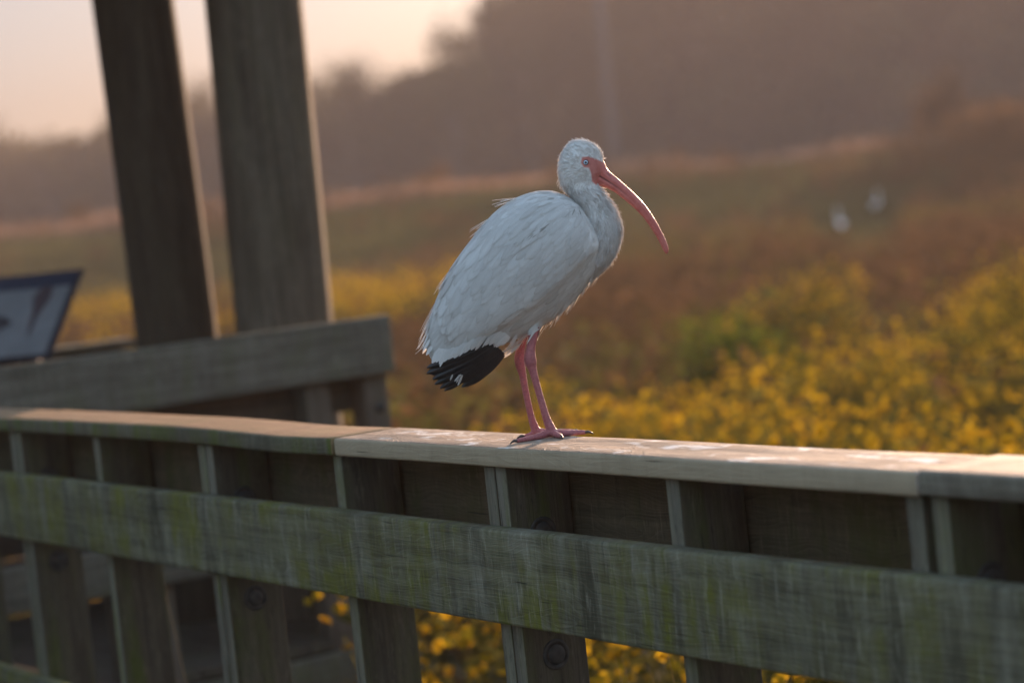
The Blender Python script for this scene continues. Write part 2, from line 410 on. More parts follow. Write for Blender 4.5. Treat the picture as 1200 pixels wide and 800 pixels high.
# ================================================================== PLATFORM behind (left)
pe = Vector((-0.808, -0.589, 0)).normalized()            # along its rails, towards the left
pn = Vector((-pe.y, pe.x, 0)) * 1.0                       # perpendicular
if pn.y < 0: pn = -pn                                     # away from the camera
PA = Vector((-0.4245, 8.5, 0))                            # right end of the near rail's front face
prot = math.atan2(-pe.y, -pe.x)                           # local x runs to the right
def plat_rail(loc, L, label):
    r_ = empty('platform_railing', loc, prot)
    tag(r_, label, 'railing'); return r_
near = plat_rail(PA + pe * 4.2, 4.2, 'grey platform railing with broad top board in front of the round piles')
board('top_board', 4.2, 0.04, 0.205, M['far'], near, (0, 0, 1.168 - 0.205), bev=0.006, wob=0.002, seed=21)
board('mid_board', 4.2, 0.04, 0.15, M['far'], near, (0, 0, 0.522 - 0.15), bev=0.006, wob=0.002, seed=22)
board('inner_rail', 4.17, 0.038, 0.184, M['far_dark'], near, (0, 0.144, 0.835), bev=0.005, wob=0.001, seed=41)
for x in (4.2 - 0.115, 4.2 - 0.36, 4.2 - 1.06, 4.2 - 1.17, 4.2 - 1.78, 4.2 - 2.6, 0.6):
    p_ = post('post', 0.10, 0.10, -0.9, 1.11, M['far_post'], near, (x, 0.0425, 0))
    if x > 4.0:
        b_ = lathe('bolt', [(0.02, 0), (0.02, 0.004), (0.012, 0.012), (0.004, 0.014)], [M['steel']], p_, 16, 'X')
        b_.rotation_euler = (0, 0, -math.pi / 2); b_.location = (0.06, 0.0, 0.84)
farr = plat_rail(PA + pe * 4.2 + pn * 1.93, 4.2, 'dark boarded railing on the far side of the platform behind the sign')
farr_l = 4.2
board('top_board', 4.15, 0.14, 0.038, M['far'], farr, (0, -0.05, 1.118 - 0.038), bev=0.005, wob=0.002, seed=23)
for i, (z0, z1) in enumerate(((0.90, 1.078), (0.70, 0.89), (0.50, 0.69), (0.29, 0.49), (0.075, 0.28))):  # lowest board added to keep the low sun off the platform deck
    board('side_board', 4.1, 0.038, z1 - z0, M['far_dark'], farr, (0, 0.0, z0), bev=0.004, wob=0.001, seed=24 + i)
for x in (3.95, 3.2, 2.3, 1.3, 0.3):
    post('post', 0.10, 0.10, -0.9, 1.078, M['far_post'], farr, (x, 0.0405, 0))
for i, (z0, z1) in enumerate(((0.075, 0.28), (0.30, 0.50), (0.52, 0.73))):  # boards added across the open right end to shade the platform deck
    o = board('deck_shade_board', 1.78, 0.038, z1 - z0, M['far_dark'], farr, (4.06, -1.74, z0), math.pi / 2, bev=0.004, wob=0.001, seed=51 + i)
deck_sheet('platform_deck', PA + pn * 0.05 + pe * 0.02, pe, pn, 32, 0.145, 1.85, M['deck'], 0.055)
fas = empty('deck_joist', PA + pe * 4.2, prot)
tag(fas, 'long grey joist along the edge of the platform deck', 'beam')
board('edge_plank', 4.18, 0.038, 0.235, M['far'], fas, (0, 0.004, -0.225), bev=0.004, wob=0.001, seed=31)

def pile(x, y, r0, r1, label, seed, matl):
    zs = np.linspace(-1.1, 3.3, 60); n = 48; vs = []; fs = []
    for i, z in enumerate(zs):
        for q in range(n):
            a = 2 * math.pi * q / n
            rr = r0 + (r1 - r0) * (z + 1.1) / 4.4
            d_ = Vector((math.cos(a) * 1.3 + seed, math.sin(a) * 1.3, z * 0.35))
            rr *= 1 + 0.016 * mnoise.noise(d_) + 0.012 * mnoise.noise(Vector((math.cos(a) * 6, math.sin(a) * 6 + seed, z * 0.8)))
            cx = 0.02 * math.sin(z * 0.9 + seed)
            vs.append((cx + rr * math.cos(a), rr * math.sin(a), z))
    for i in range(len(zs) - 1):
        for q in range(n):
            a = i * n + q; b = i * n + (q + 1) % n
            fs.append((a, b, b + n, a + n))
    fs.append(tuple(range((len(zs) - 1) * n, len(zs) * n)))
    o = mesh_obj('round_pile', vs, fs, matl); o.location = (x, y, 0)
    tag(o, label, 'pile', 'round timber piles on the platform'); return o
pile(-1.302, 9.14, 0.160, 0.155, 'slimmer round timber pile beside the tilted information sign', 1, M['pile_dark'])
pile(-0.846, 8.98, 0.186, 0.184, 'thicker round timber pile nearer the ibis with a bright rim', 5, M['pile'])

# roof of the shelter that the piles carry, above the top of the picture
roof = empty('shelter_roof', PA + pe * 3.4 + pn * 0.15, prot)
tag(roof, 'wooden shelter roof carried by the round piles over the platform', 'roof', kind='thing')
board('roof_beam', 4.4, 0.14, 0.24, M['far_post_x'], roof, (0, 0.30, 3.05), bev=0.006)
board('roof_beam', 4.4, 0.14, 0.24, M['far_post_x'], roof, (0, 2.60, 3.05), bev=0.006)
for i in range(9):
    board('rafter', 3.6, 0.045, 0.14, M['far_post_x'], roof, (0.25 + i * 0.49, -0.35, 3.293), math.pi / 2, bev=0.004)
for j in range(19):
    board('roof_plank', 4.7, 0.185, 0.025, M['far_dark'], roof, (-0.15, -0.36 + j * 0.19, 3.436), bev=0.002, nseg=6)

# information sign on a lectern stand
def sign_mat():
    k = NT('sign_print'); tc = k.n('ShaderNodeTexCoord')
    f = k.noise(tc.outputs['Object'], 9.0, 4.0, 0.6)
    c = k.mix(k.ramp(f, [(0.35, 0.0), (0.65, 1.0)]), (0.145, 0.145, 0.150), (0.185, 0.183, 0.188))
    return k.done(k.principled(Base_Color=c, Roughness=0.85).outputs[0])
M['sign'] = sign_mat()
M['navy'] = simple('navy_header', (0.010, 0.017, 0.040), 0.6, 0, 30, 0.15)
M['signframe'] = simple('dark_sign_frame', (0.012, 0.015, 0.026), 0.8, 0, 40, 0.2)
M['ink'] = simple('dark_print', (0.028, 0.022, 0.028), 0.5, 0, 30, 0.3)
M['ink2'] = simple('reddish_print', (0.050, 0.030, 0.036), 0.5, 0, 30, 0.3)
sTR = Vector((-1.640, 9.30, 1.437)); sBR = Vector((-1.753, 9.0, 1.122))
sv = (sTR - sBR); sh = sv.length; svn = sv.normalized()
su = Vector((-0.37, 0.14, 0)).normalized(); su = (su - svn * su.dot(svn)).normalized(); sN = svn.cross(su)
if sN.y > 0: sN = -sN            # faces the reader (towards the camera side)
SW = 0.92
sign = bpy.data.objects.new('information_sign', None); link(sign); sign.empty_display_size = 0.2
# local frame of the sign: x to the left end, y up the panel, z out of the face
if su.cross(svn).dot(sN) < 0: pass
tag(sign, 'tilted information sign with navy header and bird pictures beside the piles', 'sign')
def sl(x, y, z): return sBR + su * x + svn * y + sN * z
def slab_on_sign(name, pts, z0, z1, matl, parent=sign):
    n = len(pts)
    vs = [sl(x, y, z0) for x, y in pts] + [sl(x, y, z1) for x, y in pts]
    fs = [tuple(range(n)), tuple(range(n, 2 * n))] + [(i, (i + 1) % n, n + (i + 1) % n, n + i) for i in range(n)]
    o = mesh_obj(name, vs, fs, matl, parent, smooth=False)
    bm = bmesh.new(); bm.from_mesh(o.data); bmesh.ops.recalc_face_normals(bm, faces=bm.faces); bm.to_mesh(o.data); bm.free()
    return o
def rect(x0, y0, x1, y1): return [(x0, y0), (x1, y0), (x1, y1), (x0, y1)]
slab_on_sign('frame', rect(0, 0, SW, sh), -0.010, 0.0, M['signframe'])
pan = slab_on_sign('panel', rect(0.026, 0.016, SW - 0.026, sh - 0.085), 0.0005, 0.004, M['sign'])
slab_on_sign('header', rect(0.014, sh - 0.083, SW - 0.014, sh - 0.010), 0.0005, 0.004, M['navy'])
# hanging bird picture, and a long-billed wader picture
def picture(name, pts, matl):
    slab_on_sign(name, pts, 0.0042, 0.0050, matl, pan)
picture('bird_picture', [(0.120, 0.375), (0.155, 0.365), (0.178, 0.32), (0.168, 0.28), (0.156, 0.25), (0.152, 0.20), (0.142, 0.14), (0.132, 0.10), (0.126, 0.14), (0.126, 0.20), (0.114, 0.25), (0.098, 0.29), (0.098, 0.345)], M['ink2'])
picture('bird_picture', [(0.225, 0.19), (0.27, 0.225), (0.34, 0.24), (0.40, 0.225), (0.44, 0.225), (0.47, 0.25), (0.49, 0.24), (0.475, 0.20), (0.45, 0.15), (0.41, 0.115), (0.385, 0.10), (0.38, 0.035), (0.372, 0.035), (0.368, 0.10), (0.36, 0.135), (0.35, 0.035), (0.342, 0.035), (0.345, 0.112), (0.31, 0.135), (0.265, 0.165)], M['ink'])
picture('bird_picture', [(0.55, 0.25), (0.60, 0.29), (0.67, 0.28), (0.72, 0.25), (0.70, 0.22), (0.64, 0.20), (0.58, 0.22)], M['ink'])
for xx in (0.2, SW - 0.2):
    b0 = sl(xx, sh * 0.55, -0.02)
    p_ = post('leg', 0.06, 0.06, 0.056, b0.z - 0.03, M['signframe'], sign, (b0.x - 0.03, b0.y - 0.02, 0))

# ================================================================== TERRAIN
GZ = -0.9
def gz(x, y):
    x = np.asarray(x, float); y = np.asarray(y, float)
    yy = y - 0.02 * x
    z = np.full(np.broadcast(x, y).shape, GZ)
    t = np.clip((yy - 58) / 40.0, 0, 1); t = t * t * (3 - 2 * t)
    z = z + t * 2.55
    t2 = np.clip((yy - 112) / 30.0, 0, 1); t2 = t2 * t2 * (3 - 2 * t2)
    z = z - t2 * 2.0
    z = z + 0.10 * np.sin(x * 0.31 + 1.3) * np.sin(y * 0.21) + 0.05 * np.sin(x * 1.1) * np.sin(y * 0.9 + 2)
    return z
def ground():
    xs = np.concatenate([np.linspace(-900, -60, 14), np.linspace(-55, 75, 90), np.linspace(80, 900, 14)])
    ys = np.concatenate([np.linspace(-60, 0, 6), np.linspace(2, 150, 110), np.linspace(160, 1400, 22)])
    X, Y = np.meshgrid(xs, ys); Z = gz(X, Y)
    co = np.stack([X, Y, Z], -1).reshape(-1, 3); nx, ny = len(xs), len(ys)
    i = np.arange(nx - 1); j = np.arange(ny - 1); I, J = np.meshgrid(i, j)
    a = (J * nx + I).ravel()
    k = NT('marsh_soil'); tc = k.n('ShaderNodeTexCoord')
    f = k.noise(tc.outputs['Object'], 0.8, 6.0, 0.6); f2 = k.noise(tc.outputs['Object'], 6.0, 5.0, 0.6)
    c = k.mix(k.ramp(f, [(0.35, 0.0), (0.65, 1.0)]), (0.055, 0.045, 0.026), (0.095, 0.075, 0.040))
    c = k.mix(k.ramp(f2, [(0.4, 0.0), (0.7, 0.6)]), c, (0.07, 0.08, 0.03))
    b = k.principled(Base_Color=c, Roughness=0.95); k.l(k.bump(f2, 0.6, 0.05), b.inputs['Normal'])
    m = k.done(b.outputs[0])
    o = np_mesh('ground', co, np.stack([a, a + 1, a + nx + 1, a + nx], 1), [m], smooth=True)
    tag(o, kind='structure')
ground()

# ================================================================== VEGETATION
def unit(v): return v / np.maximum(np.linalg.norm(v, axis=-1, keepdims=True), 1e-9)
class Patch:
    def __init__(self): self.co = []; self.fa = []; self.ti = []; self.mi = []; self.n = 0
    def diamonds(self, base, d, length, width, tint, mi):
        """leaf diamonds: base (N,3), direction d (N,3)"""
        N = len(base); rv = unit(RS.normal(size=(N, 3))); w = unit(np.cross(d, rv))
        L = np.asarray(length)[:, None]; W = np.asarray(width)[:, None]
        mid = base + d * L * 0.45; tip = base + d * L
        tip = tip - np.array([0, 0, 1.0]) * L * 0.12
        co = np.stack([base, mid + w * W * .5, tip, mid - w * W * .5], 1).reshape(-1, 3)
        self.co.append(co); self.fa.append(np.arange(self.n, self.n + 4 * N).reshape(N, 4)); self.n += 4 * N
        self.ti.append(np.repeat(np.clip(tint, 0, 1), 4)); self.mi.append(np.full(N, mi))
    def stems(self, base, top, w, tint, mi):
        N = len(base); side = unit(np.stack([RS.normal(size=N), RS.normal(size=N), np.zeros(N)], 1)) * w
        co = np.stack([base - side, base + side, top + side * .5, top - side * .5], 1).reshape(-1, 3)
        self.co.append(co); self.fa.append(np.arange(self.n, self.n + 4 * N).reshape(N, 4)); self.n += 4 * N
        self.ti.append(np.repeat(np.clip(tint, 0, 1), 4)); self.mi.append(np.full(N, mi))
    def build(self, name, mats, origin=None, parent=None):
        co = np.concatenate(self.co)
        if origin is not None: co = co - np.array(origin)
        o = np_mesh(name, co, np.concatenate(self.fa), mats, np.concatenate(self.ti), np.concatenate(self.mi), parent)
        if origin is not None: o.location = origin
        return o

def clump_noise(x, y, sc, seed):
    return np.array([mnoise.noise(Vector((a * sc + seed, b * sc, seed * 0.37))) for a, b in zip(x, y)])

def plants(P, x, y, h, nleaf, leaf_len, leaf_w, mi_leaf, flower=None, tint_bias=0.0, stem_mi=None, h0=0.1, spread=0.12):
    N = len(x); z = gz(x, y); base = np.stack([x, y, z], 1)
    lean = np.stack([RS.normal(0, .12, N), RS.normal(0, .12, N), np.ones(N)], 1)
    top = base + lean * h[:, None]
    tb = np.clip(0.5 + tint_bias + RS.normal(0, .22, N), 0, 1)
    P.stems(base, top, 0.006, tb * 0.6, mi_leaf if stem_mi is None else stem_mi)
    for _ in range(nleaf):
        t = RS.uniform(h0, 1.0, N)
        a = RS.uniform(0, 2 * np.pi, N); e = RS.uniform(-0.2, 0.9, N)
        d = np.stack([np.cos(a) * np.cos(e), np.sin(a) * np.cos(e), np.sin(e)], 1)
        off = d * np.array([1, 1, .4]) * (RS.uniform(0, spread, N) * (1.15 - t))[:, None]
        P.diamonds(base + lean * (h * t)[:, None] + off, d, leaf_len * RS.uniform(.6, 1.3, N), leaf_w * RS.uniform(.7, 1.3, N), tb + RS.normal(0, .15, N), mi_leaf)
    if flower:
        nf, fs, mi, prob, frad = flower
        has = RS.uniform(size=N) < prob
        idx = np.where(has)[0]
        for _ in range(nf):
            c = top[idx] + RS.normal(0, 1, (len(idx), 3)) * np.array([frad, frad, frad * .8])
            for q in range(2):
                a = RS.uniform(0, 2 * np.pi, len(idx)); d = unit(np.stack([np.cos(a), np.sin(a), RS.normal(.2, .5, len(idx))], 1))
                P.diamonds(c - d * fs * .5, d, np.full(len(idx), fs) * RS.uniform(.8, 1.2, len(idx)), np.full(len(idx), fs * .85), RS.uniform(0, 1, len(idx)), mi)

def wedge(n, y0, y1, marg=1.2, k=0.39):
    yy = np.sqrt(RS.uniform(y0 * y0, y1 * y1, n)); xx = RS.uniform(-1, 1, n) * (k * yy + marg)
    return xx, yy
def clear_of_timber(x, y):
    # nothing grows up through the decks
    off = x * nvec.x + y * nvec.y - PP
    q = np.stack([x - PA.x, y - PA.y], 1); a = q @ np.array([pe.x, pe.y]); b = q @ np.array([pn.x, pn.y])
    return (off > 0.55) & ~((((a > -0.35) & (b > -0.35) & (b < 2.4)) | ((a > 0.5) & (b < 0.5))))

# --- yellow flowers: broad mass on the near right, thinner towards the left
def yellow():
    P = Patch(); x, y = wedge(27000, 5.5, 31, 2.0)
    br = x / y                                        # bearing
    lim = np.interp(br, [-.25, -.04, .02, .06, .12, .16, .24], [12, 13.5, 15.5, 16.5, 18.0, 20.0, 25])
    cn = clump_noise(x, y, 0.55, 3.1); cn2 = clump_noise(x, y, 1.5, 8.1)
    dens = np.clip(0.62 + 1.9 * cn + .5 * cn2 - np.clip(y - 11, 0, 12) * .025, 0.04, 1) * np.clip((lim - y) / 2.0 + .5, 0, 1)
    ok = (RS.uniform(size=len(x)) < dens) & clear_of_timber(x, y)
    x, y, cn, cn2, br = x[ok], y[ok], cn[ok], cn2[ok], br[ok]
    h = np.clip(0.86 + 0.36 * cn + 0.25 * cn2 + RS.normal(0, .10, len(x)), .45, 1.35)
    plants(P, x, y, h, 20, 0.090, 0.030, 0, flower=(7, 0.046, 1, 0.50, 0.085), spread=0.22, h0=.05)
    nr = y < 9.8; plants(P, x[nr], y[nr], h[nr] * 1.03, 4, .09, .03, 0, flower=(9, .05, 1, .8, .14))
    tag(P.build('yellow_flowers', [M['olive'], M['petal']]), 'mass of yellow flowering marsh plants below the railing', 'flowers', kind='stuff')
yellow()
def yellow_far():
    P = Patch(); n = 5000
    y = RS.uniform(36, 60, n); x = RS.uniform(-.36, .0, n) * y
    cn = clump_noise(x, y, 0.22, 5.7)
    ok = RS.uniform(size=n) < np.clip(.32 + 1.5 * cn, 0, 1); x, y = x[ok], y[ok]
    h = RS.uniform(.7, 1.1, len(x))
    plants(P, x, y, h, 9, 0.15, 0.06, 0, flower=(9, 0.085, 1, 0.36, 0.16), spread=.3)
    tag(P.build('yellow_flowers', [M['olive'], M['petal']]), 'distant band of yellow flowers behind the piles', 'flowers', kind='stuff')
yellow_far()
def weeds():
    P = Patch(); x, y = wedge(22000, 10, 66, 2.0)
    br = x / y
    lim = np.interp(br, [-.25, -.04, .02, .06, .12, .16, .24], [7, 8, 10, 13, 15, 17, 20])
    cn = clump_noise(x, y, 0.18, 1.3)
    ok = (RS.uniform(size=len(x)) < np.clip((y - lim) / 3, 0.1, 1) * np.clip(.75 + cn, .2, 1)) & clear_of_timber(x, y) & ~((np.abs(br - .143) < .013) & (y > 46)) & ~((np.abs(br - .158) < .012) & (y > 46))
    x, y, cn = x[ok], y[ok], cn[ok]
    h = np.clip(.72 + .5 * cn + RS.normal(0, .13, len(x)), .3, 1.25)
    gm = clump_noise(x, y, 0.11, 9.9) > 0.22
    for sel, mi in ((~gm, 0), (gm, 1)):
        plants(P, x[sel], y[sel], h[sel], 13, 0.16, 0.055, mi, spread=.28, tint_bias=0.05,
               flower=(5, 0.10, 0, .5, .12))
    tag(P.build('dry_weeds', [M['weed'], M['olive']]), 'russet dry weeds filling the marsh beyond the flowers', 'weeds', kind='stuff')
weeds()
def bank():
    P = Patch(); x, y = wedge(43000, 54, 101, 3.0)
    for _ in range(4):
        b = np.stack([x + RS.normal(0, .2, len(x)), y + RS.normal(0, .2, len(x)), gz(x, y)], 1)
        d = unit(np.stack([RS.normal(0, .35, len(x)), RS.normal(0, .35, len(x)), np.ones(len(x))], 1))
        P.diamonds(b, d, RS.uniform(.25, .55, len(x)), RS.uniform(.07, .12, len(x)), .5 + RS.normal(0, .25, len(x)) + .8 * clump_noise(x * .05, y * .12, 1.0, 2.0), 0)
    tag(P.build('bank_grass', [M['bank']]), 'green grass covering the slope of the embankment', 'grass', kind='stuff')
bank()
def crest():
    P = Patch(); n = 22000
    y = RS.uniform(95, 114, n); x = RS.uniform(-1, 1, n) * (y * .39 + 4); y = y + .02 * x
    cn = clump_noise(x, y, .16, 4.4)
    for _ in range(4):
        b = np.stack([x + RS.normal(0, .25, n), y + RS.normal(0, .25, n), gz(x, y)], 1)
        d = unit(np.stack([RS.normal(0, .3, n), RS.normal(0, .3, n), np.ones(n)], 1))
        P.diamonds(b, d, np.clip(.66 + .9 * cn, .15, 1.4) * RS.uniform(.6, 1.25, n), RS.uniform(.06, .12, n), .5 + RS.normal(0, .25, n), 0)
    tag(P.build('dry_grass', [M['straw']]), 'pale dry grass catching the sun along the embankment crest', 'grass', kind='stuff')
crest()
def brush():
    P = Patch(); n = 7600
    y = RS.uniform(58, 97, n); x = RS.uniform(-1, 1, n) * (y * .39 + 4)
    cn = clump_noise(x * .12, y * .09, 1.0, 6.6) + .5 * clump_noise(x * .5, y * .3, 1.0, 2.2)
    ok = RS.uniform(size=n) < np.clip(.10 + 1.2 * cn, .01, 1) * np.where((np.abs(x / y - .143) < .014) | (np.abs(x / y - .158) < .012), y > 76, 1); x, y, cn = x[ok], y[ok], cn[ok]
    h = np.clip(.62 + .9 * cn + RS.normal(0, .18, len(x)), .3, 2.0) * np.clip(.55 + (y - 55) / 80, .5, 1.1)
    plants(P, x, y, h, 13, .26, .10, 0, spread=.38, tint_bias=0.05, flower=(5, .16, 0, .5, .18))
    tag(P.build('dry_brush', [M['weed']]), 'scattered wispy russet brush over the embankment', 'brush', kind='stuff')
brush()

def bush(name, x, y, rad, hgt, nleaf, ll, lw, mat_, label, cat, flower=None, stems=9):
    """shrub: foliage of loose leaves on upright stems, and stems as a part"""
    z = float(gz(x, y)); root = empty(name, (x, y, z)); tag(root, label, cat)
    P = Patch()
    ncl = max(6, int(nleaf / 90)); cc = RS.normal(0, 1, (ncl, 3)); cc = unit(cc) * RS.uniform(.2, 1, (ncl, 1)) ** .6
    cc[:, 2] = np.abs(cc[:, 2]); cc = cc * np.array([rad * .8, rad * .8, hgt * .80]) + np.array([0, 0, hgt * .12])
    for c in cc:
        m_ = nleaf // ncl; p = c + RS.normal(0, 1, (m_, 3)) * np.array([rad * .22, rad * .22, hgt * .13])
        p[:, 2] = np.maximum(p[:, 2], .03)
        d = unit(RS.normal(0, 1, (m_, 3)) + np.array([0, 0, .5]))
        P.diamonds(p, d, ll * RS.uniform(.6, 1.3, m_), lw * RS.uniform(.7, 1.3, m_), np.full(m_, RS.uniform(.1, .9)) + RS.normal(0, .15, m_), 0)
        if flower and RS.uniform() < flower[1]:
            mf = flower[0]; pf = c + RS.normal(0, 1, (mf, 3)) * np.array([rad * .2, rad * .2, hgt * .08]) + np.array([0, 0, hgt * .08])
            for q in range(2):
                d = unit(RS.normal(0, 1, (mf, 3))); P.diamonds(pf - d * flower[2] * .5, d, np.full(mf, flower[2]), np.full(mf, flower[2] * .85), RS.uniform(0, 1, mf), 1)
    P.build('foliage', [mat_, M['petal']], None, root)
    S = Patch(); a = RS.uniform(0, 2 * np.pi, stems); rr = RS.uniform(.1, .6, stems) * rad
    tops = np.stack([np.cos(a) * rr, np.sin(a) * rr, hgt * RS.uniform(.5, .95, stems)], 1)
    for q in range(2): S.stems(tops * np.array([.15, .15, 0]), tops, .012 * max(1, hgt), np.full(stems, .4), 0)
    S.build('stem', [M['bark']], None, root)
    return root
bush('green_bush', 2.0, 20.6, .72, 1.38, 3000, .11, .045, M['green'], 'bright green leafy bush among the yellow flowers', 'bush')
bush('flowering_bush', 2.85, 23.6, 1.0, 1.52, 2600, .10, .035, M['olive'], 'tall yellow flowering bush just behind the green bush', 'bush', (40, .9, .05))
bush('flowering_bush', 5.15, 23.0, 1.0, 1.40, 2600, .10, .035, M['olive'], 'yellow flowering bush at the picture edge above the cap board', 'bush', (40, .9, .05))
bush('dark_bush', 4.75, 25.5, .55, 1.05, 1100, .11, .045, M['weed'], 'low dark brown bush between two yellow flowering bushes', 'bush')
bush('russet_shrub', 18.9, 99.5, 1.5, 3.3, 1800, .30, .13, M['weed'], 'tall russet shrub on the embankment above the two distant egrets', 'shrub')
bush('russet_shrub', 21.4, 98.5, 1.9, 1.9, 1500, .30, .13, M['weed'], 'broad russet shrub on the embankment at the picture edge', 'shrub')
bush('russet_shrub', -2.7, 101, 1.0, 1.5, 800, .28, .12, M['weed'], 'small russet shrub on the embankment just behind the back of the ibis', 'shrub')
bush('russet_shrub', 9.6, 101, 1.4, 1.2, 800, .28, .12, M['weed'], 'low russet shrub on the embankment past the bill of the ibis', 'shrub')
bush('russet_shrub', -17.5, 101, .9, 1.6, 800, .28, .12, M['weed'], 'thin russet shrub on the embankment above the information sign', 'shrub')
bush('brown_thicket', 18.2, 84, 3.6, 2.1, 3200, .30, .13, M['weed'], 'wide brown thicket on the slope right of the two egrets', 'thicket')

# grass blades sticking up behind the railing, lit from behind
def blade_tuft(x, y, z1, n, label, lean):
    z0 = float(gz(x, y)); root_vs = []; fs = []
    for i in range(n):
        ht = (z1 - z0) * RS.uniform(.82, 1.0); dx, dy = RS.normal(0, .03, 2); lx_ = lean + RS.normal(0, .03); w = .0022
        prev = None
        for q in range(9):
            t = q / 8; p = Vector((dx + lx_ * t * t, dy, ht * t)); ww = w * (1 - .85 * t)
            root_vs += [p + Vector((-ww, 0, 0)), p + Vector((ww, 0, 0))]
            if q: b = len(root_vs) - 4; fs.append((b, b + 1, b + 3, b + 2))
    o = mesh_obj('grass_tuft', root_vs, fs, M['straw_plain']); o.location = (x, y, z0)
    tag(o, label, 'grass'); return o
M['straw_plain'] = simple('lit_straw', (0.5, 0.30, 0.13), 0.5, 0, 30, 0.3)
blade_tuft(0.335, 5.25, 0.60, 4, 'few dry grass stems showing below the mid rail under the ibis', -.12)
blade_tuft(-0.93, 6.55, 0.66, 3, 'few dry grass stems in the gap below the mid rail by the platform', -.16)
blade_tuft(-0.47, 5.85, 0.72, 2, 'thin dry stems beside the bolted post in front of the platform', .05)

# ================================================================== TREES
def tree(x, y, h, spread, label=None, group=None, nl=2300, leaf=.42, th=.35, crown0=.22, seed=0, parent=None):
    rs = np.random.RandomState(seed); z = float(gz(x, y))
    root = empty('tree', (x, y, z)) if parent is None else parent
    if label: tag(root, label, 'tree', group)
    # trunk with limbs
    vs, fs = [], []
    def limb(p0, p1, r0, r1, n=7):
        p0, p1 = Vector(p0), Vector(p1); ax = (p1 - p0).normalized(); s1 = ax.orthogonal().normalized(); s2 = ax.cross(s1); segs = 4; b0 = len(vs)
        for i in range(segs + 1):
            t = i / segs; c = p0.lerp(p1, t) + Vector(rs.normal(0, .02, 3)) * h * .25 * math.sin(math.pi * t)
            for q in range(n):
                a = 2 * math.pi * q / n; vs.append(c + (s1 * math.cos(a) + s2 * math.sin(a)) * (r0 + (r1 - r0) * t))
        for i in range(segs):
            for q in range(n):
                a = b0 + i * n + q; b = b0 + i * n + (q + 1) % n; fs.append((a, b, b + n, a + n))
    limb((0, 0, -.3), (rs.normal(0, .3), 0, h * .8), th, th * .25)
    cl = []
    for i in range(11):
        t0 = rs.uniform(crown0, .8); a = rs.uniform(0, 6.28); rr = spread * rs.uniform(.45, 1) * (1.15 - .7 * abs(t0 - .45)); t1 = min(.97, t0 + rs.uniform(.05, .3))
        e = (math.cos(a) * rr, math.sin(a) * rr, h * t1); limb((0, 0, h * t0), e, th * .35, .04, 5); cl.append(e)
        cl.append(tuple(np.array(e) * np.array([.55, .55, 1]) + np.array([0, 0, h * rs.uniform(-.05, .12)])))
    cl.append((0, 0, h * .93)); cl.append((rs.normal(0, .6), 0, h * .85))
    mesh_obj('trunk', vs, fs, M['bark'], root)
    P = Patch(); m_ = nl // len(cl); global RS
    keep = RS; RS = rs
    for c in cl:
        p = np.array(c) + rs.normal(0, 1, (m_, 3)) * np.array([spread * .20, spread * .20, h * .052])
        d = unit(rs.normal(0, 1, (m_, 3)) + np.array([0, 0, -.2]))
        P.diamonds(p, d, leaf * rs.uniform(.6, 1.4, m_), leaf * .55 * rs.uniform(.7, 1.3, m_), np.full(m_, rs.uniform(.1, .9)) + rs.normal(0, .12, m_), 0)
    P.build('crown', [M['tree_leaf']], None, root)
    RS = keep
    return root
TREES = [(-46, 205, 13.2, 4.5, 'hazy tree at the left picture edge beyond the sign'),
         (-39.0, 208, 11.4, 4.2, 'low hazy tree left of the slimmer pile with sky dipping beside it'),
         (-31.0, 200, 12.8, 4.6, 'hazy tree half hidden behind the slimmer pile'),
         (-24.0, 204, 14.0, 4.4, 'hazy tree seen between the two piles'),
         (-17.5, 206, 14.2, 4.4, 'hazy tree half hidden behind the thicker pile'),
         (-12.0, 202, 14.4, 5.2, 'round headed hazy tree just beyond the thicker pile below open sky'),
         (-6.9, 207, 13.0, 3.2, 'low hazy tree filling the dip between two taller crowns'),
         (-2.8, 200, 17.6, 4.0, 'tall hazy tree whose crown rises above the back of the ibis'),
         (3.4, 204, 20.0, 4.6, 'tall hazy tree reaching the top edge above the ibis')]
for i, (x, y, h, sp, lb) in enumerate(TREES):
    tree(x, y, h, sp, lb, 'hazy trees beyond the embankment', seed=40 + i, crown0=.12)
